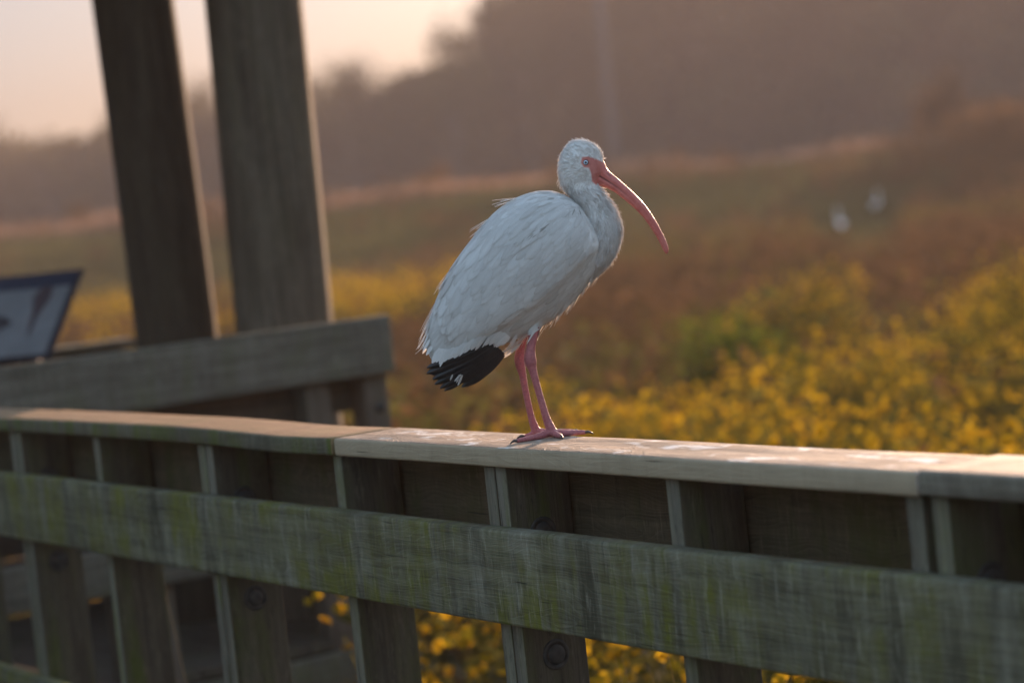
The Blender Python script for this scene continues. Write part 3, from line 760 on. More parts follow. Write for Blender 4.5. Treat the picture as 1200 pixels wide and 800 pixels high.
def woodland():
    """the rest of the wood reads as one mass in the haze"""
    P = Patch(); S = Patch(); rs = np.random.RandomState(5)
    spots = []
    for row, (yy, n) in enumerate(((206, 26), (219, 54), (234, 60))):
        for i in range(n):
            if row == 0: x = 6 + 95 * (i + .5) / n + rs.normal(0, .6)
            else: x = -110 + 228 * (i + .5) / n + rs.normal(0, .8)
            y = yy + rs.normal(0, 2.5)
            b = np.interp(x * 200 / y, [-60, -42, -36, -25, -14, -11.6, -8, -4.5, -1, 3.5, 8, 60], [12.6, 11.6, 10.2, 12.4, 13.0, 12.6, 11.8, 13.5, 16, 19.5, 23, 24])
            spots.append((x, y, b * rs.uniform(.88, 1.08) * y / 205))
    for x, y, h in spots:
        z = float(gz(x, y)); ncl = 28; tt = rs.uniform(-.1, 1.0)
        for c in range(ncl):
            t = rs.uniform(.05, .95); rr = 3.7 * (1.05 - t * .45) * rs.uniform(.2, 1); a = rs.uniform(0, 6.28)
            m_ = 92; p = np.array([x + math.cos(a) * rr, y + math.sin(a) * rr, z + h * t]) + rs.normal(0, 1, (m_, 3)) * np.array([.9, .9, h * .045])
            d = unit(rs.normal(0, 1, (m_, 3)))
            P.diamonds(p, d, .85 * rs.uniform(.6, 1.4, m_), .54 * rs.uniform(.7, 1.3, m_), np.full(m_, tt + rs.uniform(-.25, .25)) + rs.normal(0, .12, m_), 0)
        tb = np.array([[x, y, z]]); P.stems(tb, tb + np.array([[0, 0, h * .85]]), .28, np.array([.4]), 1)
    tag(P.build('woodland', [M['tree_leaf'], M['bark']]), 'hazy woodland behind the embankment', 'woodland', kind='stuff')
woodland()

# utility pole faint in the haze
up_ = empty('utility_pole', (6.55, 128, float(gz(6.55, 128)))); tag(up_, 'pale utility pole faint in the haze above the bill of the ibis', 'pole')
M['pole'] = simple('pale_concrete', (0.13, 0.112, 0.105), 0.9, 0, 3, 0.12)
o = lathe('shaft', [(0.26, -.3), (0.24, 4), (0.22, 9), (0.18, 14.2), (0.02, 14.25)], M['pole'], up_, 16)
o = board('crossarm', 2.6, .12, .12, M['bark'], up_, (-1.3, -.34, 13.2), bev=.01)
for i in (-1.1, 0, 1.1):
    q = lathe('insulator', [(.03, 0), (.03, .08), (.07, .1), (.05, .16), (.07, .18), (.02, .24)], M['pole'], o, 10); q.location = (1.3 + i, .06, .12)

# ================================================================== BIRDS
def loft(secs, n=28, mid=None):
    """secs: list of (upper xz, lower xz, halfwidth y, ycentre, power) -> verts, faces"""
    vs, fs = [], []
    for sec in secs:
        (ux, uz), (lx_, lz), w = sec[:3]; yc = sec[3] if len(sec) > 3 else 0.0; pw = sec[4] if len(sec) > 4 else 1.0
        cx, cz = (ux + lx_) / 2, (uz + lz) / 2; ax, az = (ux - lx_) / 2, (uz - lz) / 2
        for q in range(n):
            a = 2 * math.pi * q / n; ca, sa = math.cos(a), math.sin(a)
            sa2 = math.copysign(abs(sa) ** pw, sa)
            vs.append((cx + ax * ca, yc + w * sa2, cz + az * ca))
    for i in range(len(secs) - 1):
        for q in range(n):
            a = i * n + q; b = i * n + (q + 1) % n; fs.append((a, a + n, b + n, b))
    fs.append(tuple(range(n))); fs.append(tuple(range((len(secs) - 1) * n, len(secs) * n))[::-1])
    return vs, fs
def tube(pts, rad, n=14, flat=1.0):
    vs, fs = [], []; m_ = len(pts); P = [Vector(p) for p in pts]
    for i in range(m_):
        t = (P[min(i + 1, m_ - 1)] - P[max(i - 1, 0)]).normalized(); s1 = t.cross(Vector((0, 1, 0)))
        if s1.length < .1: s1 = t.cross(Vector((1, 0, 0)))
        s1.normalize(); s2 = t.cross(s1)
        for q in range(n):
            a = 2 * math.pi * q / n; vs.append(P[i] + (s1 * math.cos(a) + s2 * math.sin(a) * flat) * rad[i])
    for i in range(m_ - 1):
        for q in range(n):
            a = i * n + q; b = i * n + (q + 1) % n; fs.append((a, b, b + n, a + n))
    fs.append(tuple(range(n))[::-1]); fs.append(tuple(range((m_ - 1) * n, m_ * n)))
    return vs, fs
def smooth_path(pts, k=4):
    """Catmull-Rom through rows of numbers"""
    A = np.array(pts, float); out = []
    for i in range(len(A) - 1):
        p0, p1, p2, p3 = A[max(i - 1, 0)], A[i], A[i + 1], A[min(i + 2, len(A) - 1)]
        for j in range(k):
            t = j / k
            out.append(.5 * ((2 * p1) + (-p0 + p2) * t + (2 * p0 - 5 * p1 + 4 * p2 - p3) * t * t + (-p0 + 3 * p1 - 3 * p2 + p3) * t ** 3))
    out.append(A[-1]); return np.array(out)

# outline units of the ibis: 610 units to the metre, origin at the foot
def B(px, py):
    dx, dy = px - 645.0, py - 508.0
    return ((dx * cr - dy * sr) / 610.0, -(dx * sr + dy * cr) / 610.0)
def B3(px, py, y): x, z = B(px, py); return (x, y, z)

IB = Vector((0.0565, 4.575, CT))
def white_mat():
    k = NT('white_plumage'); tc = k.n('ShaderNodeTexCoord')
    at = k.n('ShaderNodeAttribute'); at.attribute_name = 'face'
    dk = k.n('ShaderNodeAttribute'); dk.attribute_name = 'mottle'
    n1 = k.noise(tc.outputs['Object'], 95.0, 4.0, 0.65); n2 = k.noise(tc.outputs['Object'], 22.0, 3.0, .6)
    c = k.mix(k.ramp(n2, [(.35, 0.), (.7, 1.)]), (.82, .795, .755), (.74, .71, .67))
    m_ = k.math('MULTIPLY', k.ramp(n1, [(.46, 0.), (.62, 1.)]), dk.outputs['Fac'])
    c = k.mix(m_, c, (.30, .25, .205))
    skin = k.mix(k.ramp(n1, [(.3, 0.), (.7, 1.)]), (.50, .15, .12), (.60, .235, .20))
    c = k.mix(at.outputs['Fac'], c, skin)
    b = k.principled(Base_Color=c, Roughness=.75); b.inputs['Specular IOR Level'].default_value = .2
    k.l(k.bump(n1, .35, .002), b.inputs['Normal'])
    return k.done(b.outputs[0])
def feather_mat(name, a, b_, trans=.3):
    k = NT(name); at = k.n('ShaderNodeAttribute'); at.attribute_name = 'tint'
    c = k.mix(at.outputs['Fac'], a, b_)
    c = k.mix(k.math('MULTIPLY', at.outputs['Fac'], -.75, True), c, (.26, .215, .17))
    d = k.n('ShaderNodeBsdfDiffuse'); k.l(c, d.inputs['Color']); t = k.n('ShaderNodeBsdfTranslucent'); k.l(c, t.inputs['Color'])
    mx = k.n('ShaderNodeMixShader'); mx.inputs[0].default_value = trans
    k.l(d.outputs[0], mx.inputs[1]); k.l(t.outputs[0], mx.inputs[2]); return k.done(mx.outputs[0])
def pink_mat(name, a, b_, sc=120, rough=.45, bmp=.5):
    k = NT(name); tc = k.n('ShaderNodeTexCoord'); f = k.noise(tc.outputs['Object'], sc, 4., .6); f2 = k.noise(tc.outputs['Object'], 30, 3., .6)
    c = k.mix(k.ramp(k.mix(.5, f, f2), [(.35, 0.), (.65, 1.)]), a, b_)
    f3 = k.noise(k.mapping(tc.outputs['Object'], (240, 240, 420)), 1.0, 3.0, .6); c = k.mix(k.math('MULTIPLY', k.ramp(f3, [(.5, 0.), (.64, 1.)]), bmp * .55), c, tuple(x * .45 for x in a))
    gp = k.n('ShaderNodeAttribute'); gp.attribute_name = 'gape'; c = k.mix(gp.outputs['Fac'], c, (.05, .018, .018))
    vor = k.n('ShaderNodeTexVoronoi'); vor.inputs['Scale'].default_value = 330; k.l(tc.outputs['Object'], vor.inputs['Vector'])
    b = k.principled(Base_Color=c, Roughness=rough); b.inputs['Specular IOR Level'].default_value = .4
    b.inputs['Subsurface Weight'].default_value = 0.0
    k.l(k.bump(k.math('ADD', f, k.math('MULTIPLY', vor.outputs['Distance'], .6)), bmp, .0015), b.inputs['Normal'])
    return k.done(b.outputs[0])
M['plumage'] = white_mat()
M['feather'] = feather_mat('white_feather', (.62, .585, .54), (.85, .83, .795), .36)
M['fuzz'] = feather_mat('head_feather', (.40, .335, .27), (.83, .80, .765), .48)
M['black'] = simple('black_feather', (.014, .012, .012), .38, 0, 90, .5, .5)
M['bill'] = pink_mat('pink_bill', (.52, .125, .10), (.64, .20, .165), 60, .38, .25)
M['leg'] = pink_mat('pink_leg', (.34, .095, .10), (.47, .155, .155), 90, .5, .9)
M['claw'] = simple('horn_claw', (.06, .045, .04), .4, 0, 50, .3)

def make_ibis():
    # trunk: (upper, lower, halfwidth)
    T = [((498, 404), (507, 421), .010), ((499, 385), (527, 424), .022), ((509, 350), (555, 412), .044), ((527, 312), (590, 399), .062), ((551, 277), (622, 385), .076),
         ((581, 243), (652, 366), .086), ((612, 225), (676, 343), .089), ((641, 220), (692, 323), .084), ((664, 227), (703, 306), .066), ((680, 240), (708, 292), .042), ((690, 254), (705, 278), .018)]
    A = smooth_path([(*u, *l, w) for u, l, w in T], 4)
    trunk_secs = [(B(a[0], a[1]), B(a[2], a[3]), max(a[4], .006)) for a in A]
    tv, tf = loft(trunk_secs, 44)
    # folded wings stand proud of the flanks: angle 0 = back, pi = belly
    n = 44
    for i in range(len(A)):
        t = i / (len(A) - 1)
        for q in range(n):
            a = 2 * math.pi * q / n; ang = min(a, 2 * math.pi - a)       # 0 back .. pi belly
            lim = 2.28 - .1 * t
            up_f = 1 / (1 + math.exp((ang - lim) / .035)); fr = 1 / (1 + math.exp((t - .90) / .012))
            bulge = (.0105 * up_f * fr) * min(1, ang / .5)
            x, y, z = tv[i * n + q]
            cx = (trunk_secs[i][0][0] + trunk_secs[i][1][0]) / 2; cz = (trunk_secs[i][0][1] + trunk_secs[i][1][1]) / 2
            d = Vector((0, y, 0)); 
            tv[i * n + q] = (x, y + math.copysign(bulge, y) if abs(y) > 1e-5 else y, z)
    # neck, crop and head (left pt, right pt, halfwidth)
    N = [((664, 318), (694, 324), .020), ((670, 304), (713, 305), .040), ((676, 288), (723, 287), .047), ((680, 270), (727, 267), .047), ((680, 252), (724, 250), .043),
         ((675, 237), (717, 236), .037), ((667, 226), (709, 223), .032), ((659, 217), (700, 213), .029), ((655, 207), (700, 206), .0285), ((653.5, 196), (704, 199), .0295), ((654.5, 185), (706, 187), .030), ((657, 176), (704, 175), .028), ((662, 168), (699, 168), .024), ((668, 162.5), (691, 163), .017), ((675, 160), (683, 160), .007)]
    A2 = smooth_path([(*u, *l, w) for u, l, w in N], 4)
    nv, nf = loft([(B(a[0], a[1]), B(a[2], a[3]), max(a[4], .004)) for a in A2], 36)
    # bill
    up_l = [(696, 190), (705.5, 184.5), (711.3, 195), (724.4, 206.3), (741, 221.3), (754.4, 235.4), (765.7, 251.3), (773.2, 264.4), (779.7, 277.5), (782.4, 285), (782.9, 290), (781.4, 293.6)]
    lo_l = [(690, 206), (694.8, 212.2), (703, 214), (716, 219.5), (729, 229), (742, 240), (751.5, 249.5), (760.5, 261.5), (768, 273), (774, 284.5), (777, 290.5), (779.8, 294)]
    wd_l = [.012, .0135, .0115, .0095, .0085, .0078, .007, .0064, .0058, .005, .004, .0015]
    A3 = smooth_path([(*u, *l, w) for u, l, w in zip(up_l, lo_l, wd_l)], 5)
    bsec = [(B(a[0], a[1]), B(a[2], a[3]), max(a[4], .001)) for a in A3]
    bv, bf = loft(bsec, 24)
    # groove between the mandibles
    for i in range(len(A3)):
        for q in range(24):
            a = 2 * math.pi * q / 24
            if abs(math.cos(a) + .12) < .14:
                x, y, z = bv[i * 24 + q]; bv[i * 24 + q] = (x, y * .80, z)
    # legs: near leg and far leg; feet on the cap board
    YN, YF = -.026, .026
    def leg(pts, rad): return tube([B3(px, py, y) for px, py, y in pts], rad, 16)
    near = smooth_path([(629, 366, YN + .004, .0125), (624, 385, YN, .0095), (620.5, 403, YN, .0092), (619.5, 413, YN, .0116), (620.5, 421, YN, .0118), (622.5, 428, YN, .0086), (627, 445, YN, .0070), (633, 466, YN, .0070), (639, 486, YN, .0076), (643.5, 497, YN, .0096), (646, 503.5, YN, .0092)], 3)
    far = smooth_path([(621, 368, YF, .012), (613.5, 388, YF, .0090), (609.5, 405, YF, .0082), (607.5, 416, YF, .0102), (608.5, 426, YF, .0100), (611, 436, YF, .0076), (614.5, 455, YF, .0066), (618.5, 474, YF, .0066), (622, 489, YF, .0070), (625.5, 499.5, YF, .0086), (627.5, 504.5, YF, .0084)], 3)
    parts = [leg([r[:3] for r in near], [r[3] for r in near]), leg([r[:3] for r in far], [r[3] for r in far])]
    claws = []
    # toes lie on the board: (x, y) metres in the bird's frame; z from the radius
    a0 = Vector(B3(645.5, 503, YN)); f0 = Vector(B3(627, 504, YF))
    def toe(o_, ends, r0, zt=0.0):
        P_ = [(o_.x, o_.y, max(o_.z - .002, .010))]
        for (x, y) in ends: P_.append((x, y, None))
        m_ = len(P_); pts, rad = [], []
        for i, p in enumerate(P_):
            t = i / (m_ - 1); r_ = r0 * (1 - .42 * t)
            if 0 < i < m_ - 1 and i % 2 == 1: r_ *= 1.08
            z = p[2] if p[2] is not None else r_ * .82
            pts.append((p[0], p[1], z)); rad.append(r_)
        S = smooth_path([(*p, r_) for p, r_ in zip(pts, rad)], 4)
        parts.append(tube([s[:3] for s in S], [s[3] for s in S], 12))
        e = Vector(pts[-1]); d = (e - Vector(pts[-2])).normalized()
        claws.append(([e - d * .002, e + d * .005 + Vector((0, 0, .0012)), e + d * .011 - Vector((0, 0, .001)), e + d * .015 - Vector((0, 0, .0035))], [.0033, .0028, .0018, .0005]))
    # near foot
    toe(a0, [(.020, YN - .004), (.036, YN - .008), (.052, YN - .010), (.066, YN - .012)], .0072)      # middle toe forward
    toe(a0, [(.018, YN + .010), (.032, YN + .020), (.046, YN + .029)], .0066)                          # outer toe
    toe(a0, [(.010, YN - .016), (.016, YN - .031), (.018, YN - .044)], .0066)                          # inner toe
    toe(a0, [(-.022, YN - .010), (-.044, YN - .022), (-.068, YN - .036)], .0074)                       # hind toe
    # far foot
    toe(f0, [(-.006, YF - .004), (.012, YF - .007), (.030, YF - .010), (.044, YF - .012)], .0068)
    toe(f0, [(-.012, YF + .010), (.002, YF + .019), (.016, YF + .027)], .0062)
    toe(f0, [(-.016, YF - .014), (-.006, YF - .026), (.004, YF - .036)], .0062)
    toe(f0, [(-.040, YF - .002), (-.054, YF - .004)], .0056)
    # one continuous skin
    vs, fs = [], []
    def add(v, f_):
        b = len(vs); vs.extend([tuple(p) for p in v]); fs.extend([tuple(i + b for i in g) for g in f_])
    add(tv, tf); add(nv, nf); add(bv, bf)
    for v, f_ in parts: add(v, f_)
    o = mesh_obj('white_ibis', vs, fs, [M['plumage'], M['bill'], M['leg']])
    bm = bmesh.new(); bm.from_mesh(o.data); bmesh.ops.recalc_face_normals(bm, faces=bm.faces); bm.to_mesh(o.data); bm.free()
    rm = o.modifiers.new('remesh', 'REMESH'); rm.mode = 'VOXEL'; rm.voxel_size = .0017
    sm = o.modifiers.new('smooth', 'SMOOTH'); sm.factor = .5; sm.iterations = 4
    dg = bpy.context.evaluated_depsgraph_get(); me = bpy.data.meshes.new_from_object(o.evaluated_get(dg))
    o.modifiers.clear(); o.data = me; me.name = 'white_ibis'
    me.materials.clear()
    for k in ('plumage', 'bill', 'leg'): me.materials.append(M[k])
    def bvh(v, f_): return BVHTree.FromPolygons([Vector(p) for p in v], f_)
    tw = bvh(tv, tf); tn = bvh(nv, nf); tb = bvh(bv, bf); tl = [bvh(*p) for p in parts]
    nvts = len(me.vertices); co = np.empty(nvts * 3); me.vertices.foreach_get('co', co); co = co.reshape(-1, 3)
    # source of each vertex
    reg = np.zeros(nvts, int)
    for i in range(nvts):
        p = Vector(co[i]); x, y, z = p
        d0 = min(tw.find_nearest(p)[3], tn.find_nearest(p)[3])
        if x > .06 and z > .32:
            if tb.find_nearest(p)[3] < d0 + .0002: reg[i] = 1
        elif z < .24 and d0 > .0018:
            reg[i] = 2
    mi = np.zeros(len(me.polygons), int)
    for pi_, p in enumerate(me.polygons):
        r_ = [reg[v] for v in p.vertices]; mi[pi_] = 2 if r_.count(2) >= 2 else (1 if r_.count(1) >= 2 else 0)
    me.polygons.foreach_set('material_index', mi); me.polygons.foreach_set('use_smooth', [True] * len(me.polygons))
    # red facial skin and the greyish mottling of head and neck
    facep = [B(*q) for q in ((680.0, 180.5), (688, 179.5), (697, 182.8), (706, 186.5), (712, 196), (707, 204), (697, 213), (692, 209), (690.5, 199), (688, 193), (682, 192.5), (678.5, 187))]
    fx = np.array([p[0] for p in facep]); fz = np.array([p[1] for p in facep])
    def inside_dist(x, z):
        ins = np.zeros(len(x), bool); dmin = np.full(len(x), 9.)
        for i in range(len(fx)):
            x0, z0, x1, z1 = fx[i], fz[i], fx[(i + 1) % len(fx)], fz[(i + 1) % len(fx)]
            cnd = ((z0 > z) != (z1 > z)) & (x < (x1 - x0) * (z - z0) / (z1 - z0 + 1e-12) + x0); ins ^= cnd
            t = np.clip(((x - x0) * (x1 - x0) + (z - z0) * (z1 - z0)) / ((x1 - x0) ** 2 + (z1 - z0) ** 2), 0, 1)
            dmin = np.minimum(dmin, np.hypot(x - x0 - t * (x1 - x0), z - z0 - t * (z1 - z0)))
        return np.where(ins, dmin, -dmin)
    fd = inside_dist(co[:, 0], co[:, 2]); fa = np.clip(.5 + fd / .003, 0, 1)
    a = me.attributes.new('face', 'FLOAT', 'POINT'); a.data.foreach_set('value', fa.astype(np.float32))
    hz = B(680, 200)[1]
    gl = [B(*q) for q in ((694.5, 199.0), (700, 201.8), (708, 206.5), (716, 211.5), (724, 217), (734, 225.5))]
    gd = np.full(len(co), 9.)
    for (x0, z0), (x1, z1) in zip(gl, gl[1:]):
        t = np.clip(((co[:, 0] - x0) * (x1 - x0) + (co[:, 2] - z0) * (z1 - z0)) / ((x1 - x0) ** 2 + (z1 - z0) ** 2), 0, 1)
        gd = np.minimum(gd, np.hypot(co[:, 0] - x0 - t * (x1 - x0), co[:, 2] - z0 - t * (z1 - z0)))
    fade = np.clip((B(738, 228)[0] - co[:, 0]) / .045, 0, 1)
    nx0, nz0 = B(709.5, 198.5); nx1, nz1 = B(713.5, 202.0)
    t = np.clip(((co[:, 0] - nx0) * (nx1 - nx0) + (co[:, 2] - nz0) * (nz1 - nz0)) / ((nx1 - nx0) ** 2 + (nz1 - nz0) ** 2), 0, 1)
    nd = np.hypot(co[:, 0] - nx0 - t * (nx1 - nx0), co[:, 2] - nz0 - t * (nz1 - nz0))
    ga = np.maximum(np.clip(1.6 - gd / .0011, 0, 1) * fade, np.clip(1.5 - nd / .0011, 0, 1) * .6)
    a = me.attributes.new('gape', 'FLOAT', 'POINT'); a.data.foreach_set('value', ga.astype(np.float32))
    dn = np.array([tn.find_nearest(Vector(p))[3] for p in co])
    mot = np.where(dn < .004, np.where(co[:, 2] > hz, .20, .36), .15); a = me.attributes.new('mottle', 'FLOAT', 'POINT'); a.data.foreach_set('value', mot.astype(np.float32))
    me.update()
    o.location = IB
    tag(o, 'white ibis with long pink curved bill and black wing tips standing on the railing cap', 'bird')
    # ---- eyes
    for sgn in (-1, 1):
        ex, ez = B(684.3, 186.6)
        hit = BVHTree.FromPolygons([v.co for v in me.vertices], [tuple(p.vertices) for p in me.polygons]).ray_cast(Vector((ex, sgn * .1, ez)), Vector((0, -sgn, 0)))
        yy = hit[0].y if hit[0] is not None else sgn * .026
        prof = [(.0001, .0052), (.0012, .0051), (.0021, .0047), (.0022, .0047), (.0032, .0042), (.0041, .0035), (.0042, .0034), (.0052, .0022), (.0062, .0008), (.0064, -.002)]
        nseg = 24; v_, f_, m_ = [], [], []
        for r_, h_ in prof:
            for q in range(nseg):
                an = 2 * math.pi * q / nseg; v_.append((r_ * math.cos(an), sgn * (h_ - .0022), r_ * math.sin(an)))
        for i in range(len(prof) - 1):
            for q in range(nseg):
                a_, b_ = i * nseg + q, i * nseg + (q + 1) % nseg
                f_.append((a_, b_, b_ + nseg, a_ + nseg) if sgn > 0 else (a_, a_ + nseg, b_ + nseg, b_)); m_.append(0 if i < 2 else (1 if 2 <= i < 5 else 2))
        e = mesh_obj('eye', v_, f_, [M['pupil'], M['iris'], M['eyering']], o, True, m_); e.location = (ex, yy, ez)
    # claws
    for pts, rad in claws:
        v, f_ = tube(pts, rad, 8); mesh_obj('claw', v, f_, M['claw'], o)
    # ---- feathers
    tree_ = BVHTree.FromPolygons([v.co for v in me.vertices], [tuple(p.vertices) for p in me.polygons])
    class FB:
        def __init__(self): self.v = []; self.f = []; self.t = []
        def feather(self, base, d, L, W, lift, tint, nL=6, conform=True, droop=0.0, tipround=.55, off0=.0006, follow=True, edge=0.0):
            """feather laid on the skin from base along d"""
            p = Vector(base); d = d.normalized(); step = L / nL; b0 = len(self.v); rows = []
            near_ = tree_.find_nearest(p); nrm = near_[1]
            for i in range(nL + 1):
                t = i / nL
                if i:
                    p = p + d * step + Vector((0, 0, -droop * step * t))
                    if conform:
                        r_ = tree_.find_nearest(p)
                        if r_[0] is not None and r_[3] < .03:
                            nrm = (nrm * .4 + r_[1] * .6).normalized(); p = r_[0] + r_[1] * .0002
                            d = (d - nrm * d.dot(nrm)).normalized() if follow else d
                side = d.cross(nrm).normalized()
                wt = W * .5 * (min(1, .45 + 1.6 * t) if t < .5 else 1) * (max(0.05, 1 - max(0, (t - tipround) / (1 - tipround)) ** 2.2)) ** .6
                c = p + nrm * (off0 + lift * t)
                for k_, s_ in enumerate((-1, 0, 1)):
                    self.v.append(c + side * (s_ * wt) - nrm * (abs(s_) * wt * .07) + nrm * (.0003 if s_ == 0 else 0)); self.t.append(tint - (edge * abs(s_) + (edge * 1.2 if i == nL else 0)))
            for i in range(nL):
                for k_ in range(2):
                    a_ = b0 + i * 3 + k_; self.f.append((a_, a_ + 1, a_ + 4, a_ + 3))
        def build(self, name, mats, parent):
            return np_mesh(name, np.array([tuple(v) for v in self.v]), np.array(self.f), mats, np.array(self.t), None, parent, smooth=True)
    axis_a = Vector((*B(690, 262), 0)); axis_b = Vector((*B(503, 408), 0))
    tail_dir = Vector((axis_b.x - axis_a.x, 0, axis_b.y - axis_a.y)).normalized()
    rs = np.random.RandomState(3)
    polys = me.polygons; areas = np.array([p.area for p in polys]); cen = np.array([p.center[:] for p in polys]); nor = np.array([p.normal[:] for p in polys])
    white = mi == 0
    dnp = np.array([tn.find_nearest(Vector(c))[3] for c in cen]); dtp = np.array([tw.find_nearest(Vector(c))[3] for c in cen])
    fdp = inside_dist(cen[:, 0], cen[:, 2])
    headneck = white & (dnp < dtp + .001) & (fdp < .0008)
    body = white & ~(dnp < dtp) & (fdp < 0)
    # head and neck: short fine feathers running down the neck
    npath = [Vector((*B((a_[0] + a_[2]) / 2, (a_[1] + a_[3]) / 2), 0)) for a_ in A2]
    npath = [Vector((p.x, 0, p.y)) for p in npath]
    bill_base = Vector((*B(701, 196), 0)); bill_base = Vector((bill_base.x, 0, bill_base.y))
    headc = Vector((*B(680, 187), 0)); headc = Vector((headc.x, 0, headc.y))
    fz_ = FB(); idx = np.where(headneck)[0]; pr = areas[idx] / areas[idx].sum()
    for i in rs.choice(idx, 9000, p=pr):
        p = Vector(cen[i]) + Vector(rs.normal(0, .0008, 3)); nn = Vector(nor[i])
        k_ = min(range(len(npath)), key=lambda j: (npath[j] - Vector((p.x, 0, p.z))).length)
        tdir = (npath[max(k_ - 2, 0)] - npath[min(k_ + 1, len(npath) - 1)])
        hd = (Vector((p.x, 0, p.z)) - headc).length; w_ = max(0, min(1, (.055 - hd) / .02))
        back = (p - bill_base); back.normalize()
        d = (tdir.normalized() * (1 - w_) + back * w_ + Vector((-.15, 0, 0)) * w_); d = d - nn * d.dot(nn)
        if d.length < 1e-4: continue
        d = d.normalized() + Vector(rs.normal(0, .16, 3)); L = rs.uniform(.005, .0095) * (1 if w_ > .3 else 1.4)
        tn_ = np.clip((.95 if w_ > .5 else .90) + rs.normal(0, .10) - (.18 if w_ > .5 else .65) * max(0, mnoise.noise(p * 95) - .05) - (.15 if w_ > .5 else .35) * max(0, mnoise.noise(p * 40)), 0, 1)
        fz_.feather(p, d, L, rs.uniform(.0008, .0016) * (1 if w_ > .3 else 1.5), L * rs.uniform(.12, .42), tn_, 3, False, off0=-.0004, tipround=.2)
    fz_.build('neck_plumage', [M['fuzz']], o)
    # body contour feathers
    fb = FB(); idx = np.where(body)[0]; pr = areas[idx] / areas[idx].sum()
    sel = rs.choice(idx, 2700, p=pr)
    tpos = lambda c: (Vector((c[0], 0, c[2])) - Vector((axis_a.x, 0, axis_a.y))).dot(tail_dir) / .39
    for i in sel:
        p = Vector(cen[i]); nn = Vector(nor[i]); t = tpos(cen[i])
        if t > .93: continue
        d = tail_dir + Vector((0, 0, -.10 if abs(p.y) > .03 else 0)) + Vector(rs.normal(0, .07, 3))
        L = .022 + .030 * max(0, min(1, t)) ; W = .011 + .008 * max(0, min(1, t))
        fb.feather(p, d, L * rs.uniform(.8, 1.2), W * rs.uniform(.85, 1.2), rs.uniform(.0003, .0010), np.clip(.62 + rs.normal(0, .16), 0, 1), 5, True)
    # folded wings: rows of coverts, long scapulars over the back, secondaries at the rear
    for sgn in (-1, 1):
        wb = FB()
        def skin(px, py):
            x, z = B(px, py); h_ = tree_.ray_cast(Vector((x, sgn * .2, z)), Vector((0, -sgn, 0)))
            return h_[0]
        def row(p0, p1, n_, ang, L, W, lift, jit=.06, tint=.62, droop=0):
            for j in range(n_):
                u = (j + rs.uniform(-.25, .25)) / max(1, n_ - 1)
                s_ = skin(p0[0] + (p1[0] - p0[0]) * u, p0[1] + (p1[1] - p0[1]) * u)
                if s_ is None: continue
                aa = math.radians(ang + rs.normal(0, jit * 57 * .6)); d = Vector((-math.cos(aa), 0, -math.sin(aa)))
                wb.feather(s_, d, L * rs.uniform(.88, 1.12), W * rs.uniform(.88, 1.1), lift * rs.uniform(.7, 1.3), np.clip(tint + .08 + rs.normal(0, .17), 0, 1), 8, True, droop, .6, edge=.30)
        # marginal, lesser and median coverts, then greater coverts
        for q in range(8):
            u = q / 7; row((678 - 105 * u, 238 + 12 * u), (682 - 62 * u, 318 + 48 * u), 12, 42, .050 + .022 * u, .013 + .005 * u, .0018, tint=.64)
        for q in range(4):
            u = q / 3; row((583 - 42 * u, 252 + 40 * u), (612 - 30 * u, 368 + 14 * u), 11, 46, .085, .021, .0027, tint=.66)
        # scapulars falling along the back
        for q in range(7):
            u = q / 6; row((655 - 105 * u, 224 + 52 * u), (662 - 95 * u, 240 + 60 * u), 4, 40 + 10 * u, .055 + .02 * u, .011 + .003 * u, .0024, tint=.6)
        # secondaries and tertials at the rear
        row((545, 292), (592, 380), 12, 52, .100, .022, .0034, .03, .68)
        row((528, 320), (572, 392), 10, 54, .072, .020, .0036, .03, .70)
        row((516, 348), (548, 400), 8, 56, .036, .015, .0040, .05, .74)
        for px, py, ang, n_ in ((640, 258, 28, 9), (628, 265, 34, 9), (616, 272, 38, 7), (648, 227, 30, 4), (668, 242, 52, 5), (524, 322, 55, 5), (541, 300, 50, 4)):  # brown-tinted slivers: wing stains, and plumage creases whose shade is drawn in colour
            for j in range(n_):
                s_ = skin(px + rs.normal(0, 3.5), py + rs.normal(0, 2.2))
                if s_ is None: continue
                aa = math.radians(ang + rs.normal(0, 6)); wb.feather(s_, Vector((-math.cos(aa), 0, -math.sin(aa))), rs.uniform(.014, .028), rs.uniform(.0015, .0035), .0022, -.75 + rs.uniform(0, .9), 5, True, 0, .2)
        wb.build('wing', [M['feather']], o)
    # wisps along the back outline
    wp = fb
    for px, py, ang, L, W in ((606, 228, 14, .045, .006), (600, 231, 22, .040, .005), (572, 252, 38, .04, .006), (567, 258, 46, .038, .005), (530, 306, 52, .05, .007), (524, 314, 58, .045, .006),
                              (510, 348, 62, .060, .007), (507, 360, 66, .055, .006), (504, 370, 70, .045, .006), (503, 384, 68, .034, .008), (505, 392, 64, .028, .008), (507, 400, 58, .022, .009)):
        for y_ in (-.022, -.006, .012):
            x, z = B(px, py); d = Vector((-math.cos(math.radians(ang)), 0, -math.sin(math.radians(ang))))
            r_ = tree_.find_nearest(Vector((x, y_, z)))
            wp.feather(r_[0], d + Vector(rs.normal(0, .05, 3)), L * rs.uniform(.7, 1.15), W, rs.uniform(.004, .013), np.clip(.75 + rs.normal(0, .1), 0, 1), 6, False, .10, .15)
    wp.build('body_plumage', [M['feather']], o)
    # belly and flank fringe, lit from behind
    bl = FB()
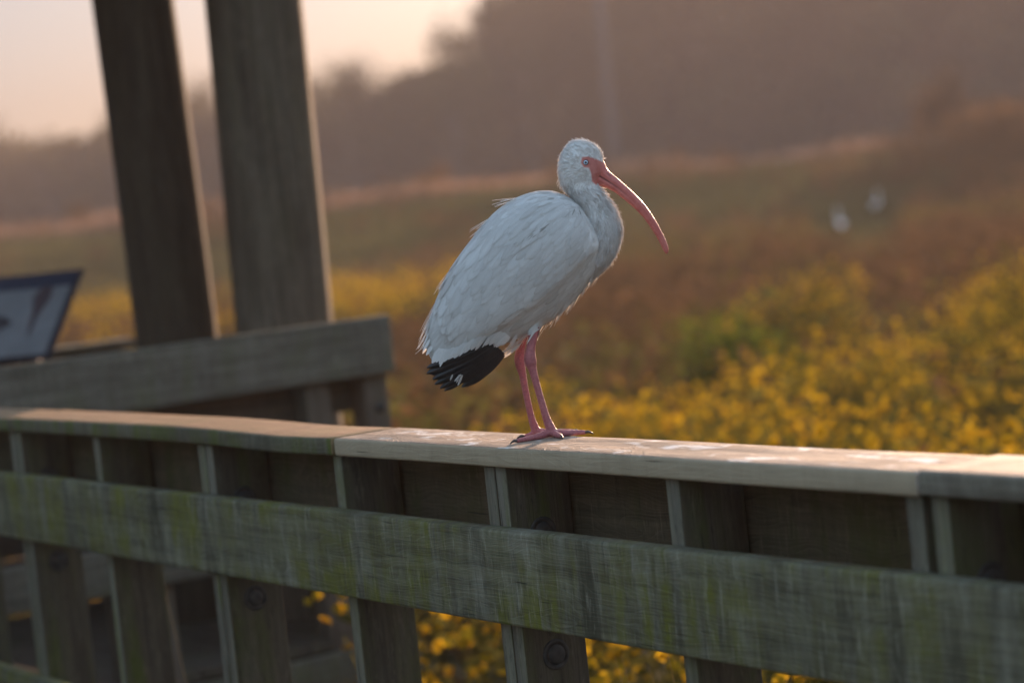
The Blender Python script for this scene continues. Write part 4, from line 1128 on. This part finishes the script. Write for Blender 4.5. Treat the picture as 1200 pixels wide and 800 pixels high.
    for j in range(120):
        u = rs.uniform(0, 1); px = 600 + 100 * u; py = np.interp(px, [600, 612, 640, 652, 665, 678, 690, 700], [399, 392, 374, 366, 354, 340, 323, 312])
        x, z = B(px, py - 2); r_ = tree_.find_nearest(Vector((x, rs.normal(0, .022), z)))
        bl.feather(r_[0], tail_dir + Vector((0, 0, -.22)) + Vector(rs.normal(0, .10, 3)), rs.uniform(.018, .036), rs.uniform(.003, .007), rs.uniform(.001, .007), np.clip(.7 + rs.normal(0, .15), 0, 1), 4, False, .1, .2)
    bl.build('belly_plumage', [M['feather']], o)
    # black primaries, fanned under the white secondaries; near wing and far wing
    def quill(name, p0, p1, W, y0, y1, matl, parent=o, bend=.003, tint=None, tip=.72, camb=.0012):
        a_, b_ = Vector(B3(p0[0], p0[1], y0)), Vector(B3(p1[0], p1[1], y1)); d = (b_ - a_); L = d.length; d.normalize()
        side = Vector((-d.z, 0, d.x)); out = d.cross(side)
        if out.y > 0: out = -out
        v_, f_ = [], []; nL = 14
        for i in range(nL + 1):
            t = i / nL; c = a_ + d * (L * t) - side * (bend * math.sin(math.pi * t) * -1)
            wt = W * .5 * (.55 + .45 * min(1, t * 3)) * max(.04, 1 - max(0, (t - tip) / (1 - tip)) ** 2.4) ** .55
            for s_ in (-1, -.5, 0, .5, 1):
                v_.append(c + side * s_ * wt + out * (.0022 * (1 - abs(s_)) - camb * abs(s_)))
        for i in range(nL):
            for k_ in range(4):
                q_ = i * 5 + k_; f_.append((q_, q_ + 1, q_ + 6, q_ + 5))
        return mesh_obj(name, v_, f_, matl, parent)
    for i, (p0, p1, w, y0, y1) in enumerate((((570, 399), (499.0, 426), .0150, -.046, -.036), ((574, 399), (498.5, 433), .0165, -.044, -.033), ((577, 400), (505.5, 440), .0165, -.042, -.030), ((580, 402), (508, 446), .0155, -.039, -.027),
                                             ((582, 403), (514, 451), .0150, -.036, -.023), ((584, 404), (519, 454), .0140, -.033, -.019), ((586, 406), (537, 445), .0145, -.030, -.015), ((588, 408), (541, 450), .0150, -.027, -.011),
                                             ((589, 411), (546, 448), .0145, -.022, -.006), ((588, 414), (539, 451), .0130, .004, .006), ((574, 402), (518, 449), .015, .012, .014), ((572, 400), (504, 437), .015, .018, .018))):
        quill('primary_feather', p0, p1, w, y0, y1, M['black'])
    # white quills of the under tail
    for p0, p1, w, y in (((612, 391), (585, 411), .0075, -.004), ((610, 397), (584, 416.5), .0060, -.010), ((616, 390), (589, 408), .0075, .006)):
        quill('tail_feather', p0, p1, w, y, y, M['feather'])
    for p0, p1, w, y in (((539, 434), (531, 442), .0045, -.0375), ((540.5, 434.5), (535, 447), .0045, -.038), ((537, 434), (533.5, 444), .004, -.0375), ((529, 434), (526, 441), .0035, -.037)):
        quill('frayed_feather', p0, p1, w, y, y, M['feather'], bend=0, tip=.35)
    # white fringe of secondaries overlapping the black
    fr = FB()
    for j in range(44):
        u = (j + rs.uniform(-.4, .4)) / 43; px = 502 + 82 * u; py = np.interp(px, [502, 515, 545, 575, 584], [413, 414, 399, 392, 399])
        x, z = B(px + 12, py - 10); h_ = tree_.ray_cast(Vector((x, -.2, z)), Vector((0, 1, 0)))
        base = h_[0] if h_[0] is not None else Vector((x, -.03, z))
        base = Vector((base.x, min(base.y, -.044 + .0 * u) - .001, base.z)); an = math.radians(38 + 18 * (1 - u) + rs.normal(0, 4)); d = Vector((-math.cos(an), 0, -math.sin(an)))
        fr.feather(base, d, rs.uniform(.024, .038), rs.uniform(.006, .013), .001, np.clip(.72 + rs.normal(0, .1), 0, 1), 5, False, 0, .62)
    fr.build('wing_fringe', [M['feather']], o)
    return o
M['pupil'] = simple('eye_pupil', (.008, .008, .010), .08, 0, 0, 0, .6)
M['iris'] = simple('pale_blue_iris', (.50, .60, .70), .15, 0, 200, .15, .6)
M['eyering'] = simple('dark_eye_ring', (.05, .022, .024), .4, 0, 100, .2)
ibis = make_ibis()

# two egrets standing in the distant weeds
def egret(x, y, h, turn, label):
    z = float(gz(x, y)); s_ = h
    T = smooth_path([(-.34, .40, -.36, .36, .02), (-.22, .50, -.24, .36, .06), (-.05, .60, -.06, .38, .10), (.10, .62, .08, .42, .095), (.20, .60, .20, .48, .06), (.25, .57, .25, .53, .03)], 3)
    vs, fs = loft([((a[0] * s_, a[1] * s_), (a[2] * s_, a[3] * s_), a[4] * s_) for a in T], 16)
    def add(v, f_):
        b = len(vs); vs.extend([tuple(p) for p in v]); fs.extend([tuple(i + b for i in g) for g in f_])
    nk = smooth_path([(.18, 0, .54, .055), (.25, 0, .62, .042), (.22, 0, .72, .032), (.17, 0, .80, .028), (.17, 0, .88, .027), (.22, 0, .95, .036), (.27, 0, .955, .034), (.31, 0, .945, .018)], 3) * s_
    add(*tube([r_[:3] for r_ in nk], [r_[3] for r_ in nk], 12))
    n0 = len(fs)
    add(*tube([(.30 * s_, 0, .948 * s_), (.42 * s_, 0, .925 * s_)], [.015 * s_, .003 * s_], 8)); n1 = len(fs)
    for sy in (-.035, .035):
        add(*tube([(.0, sy * s_, .40 * s_), (-.02 * s_, sy * s_, .24 * s_), (.01 * s_, sy * s_, -.02)], [.02 * s_, .013 * s_, .012 * s_], 8))
    mi_ = [0] * n0 + [1] * (n1 - n0) + [2] * (len(fs) - n1)
    o = mesh_obj('egret', vs, fs, [M['plumage'], M['petal_plain'], M['claw']], None, True, mi_)
    o.location = (x, y, z); o.rotation_euler = (0, 0, turn)
    return tag(o, label, 'bird', 'distant white egrets')
M['petal_plain'] = simple('yellow_bill', (.6, .38, .05), .5, 0, 40, .2)
egret(9.73, 68.0, .92, 1.75, 'distant white egret standing lower in the weeds, nearer the ibis')
egret(11.40, 72.0, .90, -1.2, 'distant white egret standing higher on the slope beside the other')

# ================================================================== HAZE
hz_ = bmesh.new(); bmesh.ops.create_cube(hz_, size=1.0)
k = NT('haze_air'); pv = k.n('ShaderNodeVolumePrincipled')
pv.inputs['Color'].default_value = (0.40, 0.335, 0.31, 1); pv.inputs['Density'].default_value = 0.0021; pv.inputs['Anisotropy'].default_value = 0.1
k.l(pv.outputs[0], k.out.inputs['Volume'])
hzo = bm_obj('haze', hz_, k.m, None, False)
hzo.scale = (340, 420, 26); hzo.location = (0, 150, -2.2 + 13); tag(hzo, kind='stuff')

# ================================================================== RENDER SETTINGS
scene.view_settings.view_transform = 'Standard'; scene.view_settings.look = 'None'; scene.view_settings.gamma = 1.0
scene.view_settings.exposure = 2.25
try: scene.view_settings.use_curve_mapping = False
except Exception: pass
scene.cycles.use_denoising = True
try: scene.cycles.denoiser = 'OPENIMAGEDENOISE'
except Exception: pass
scene.cycles.max_bounces = 6; scene.cycles.volume_bounces = 1; scene.cycles.transparent_max_bounces = 8
scene.cycles.use_adaptive_sampling = True; scene.cycles.adaptive_threshold = 0.02
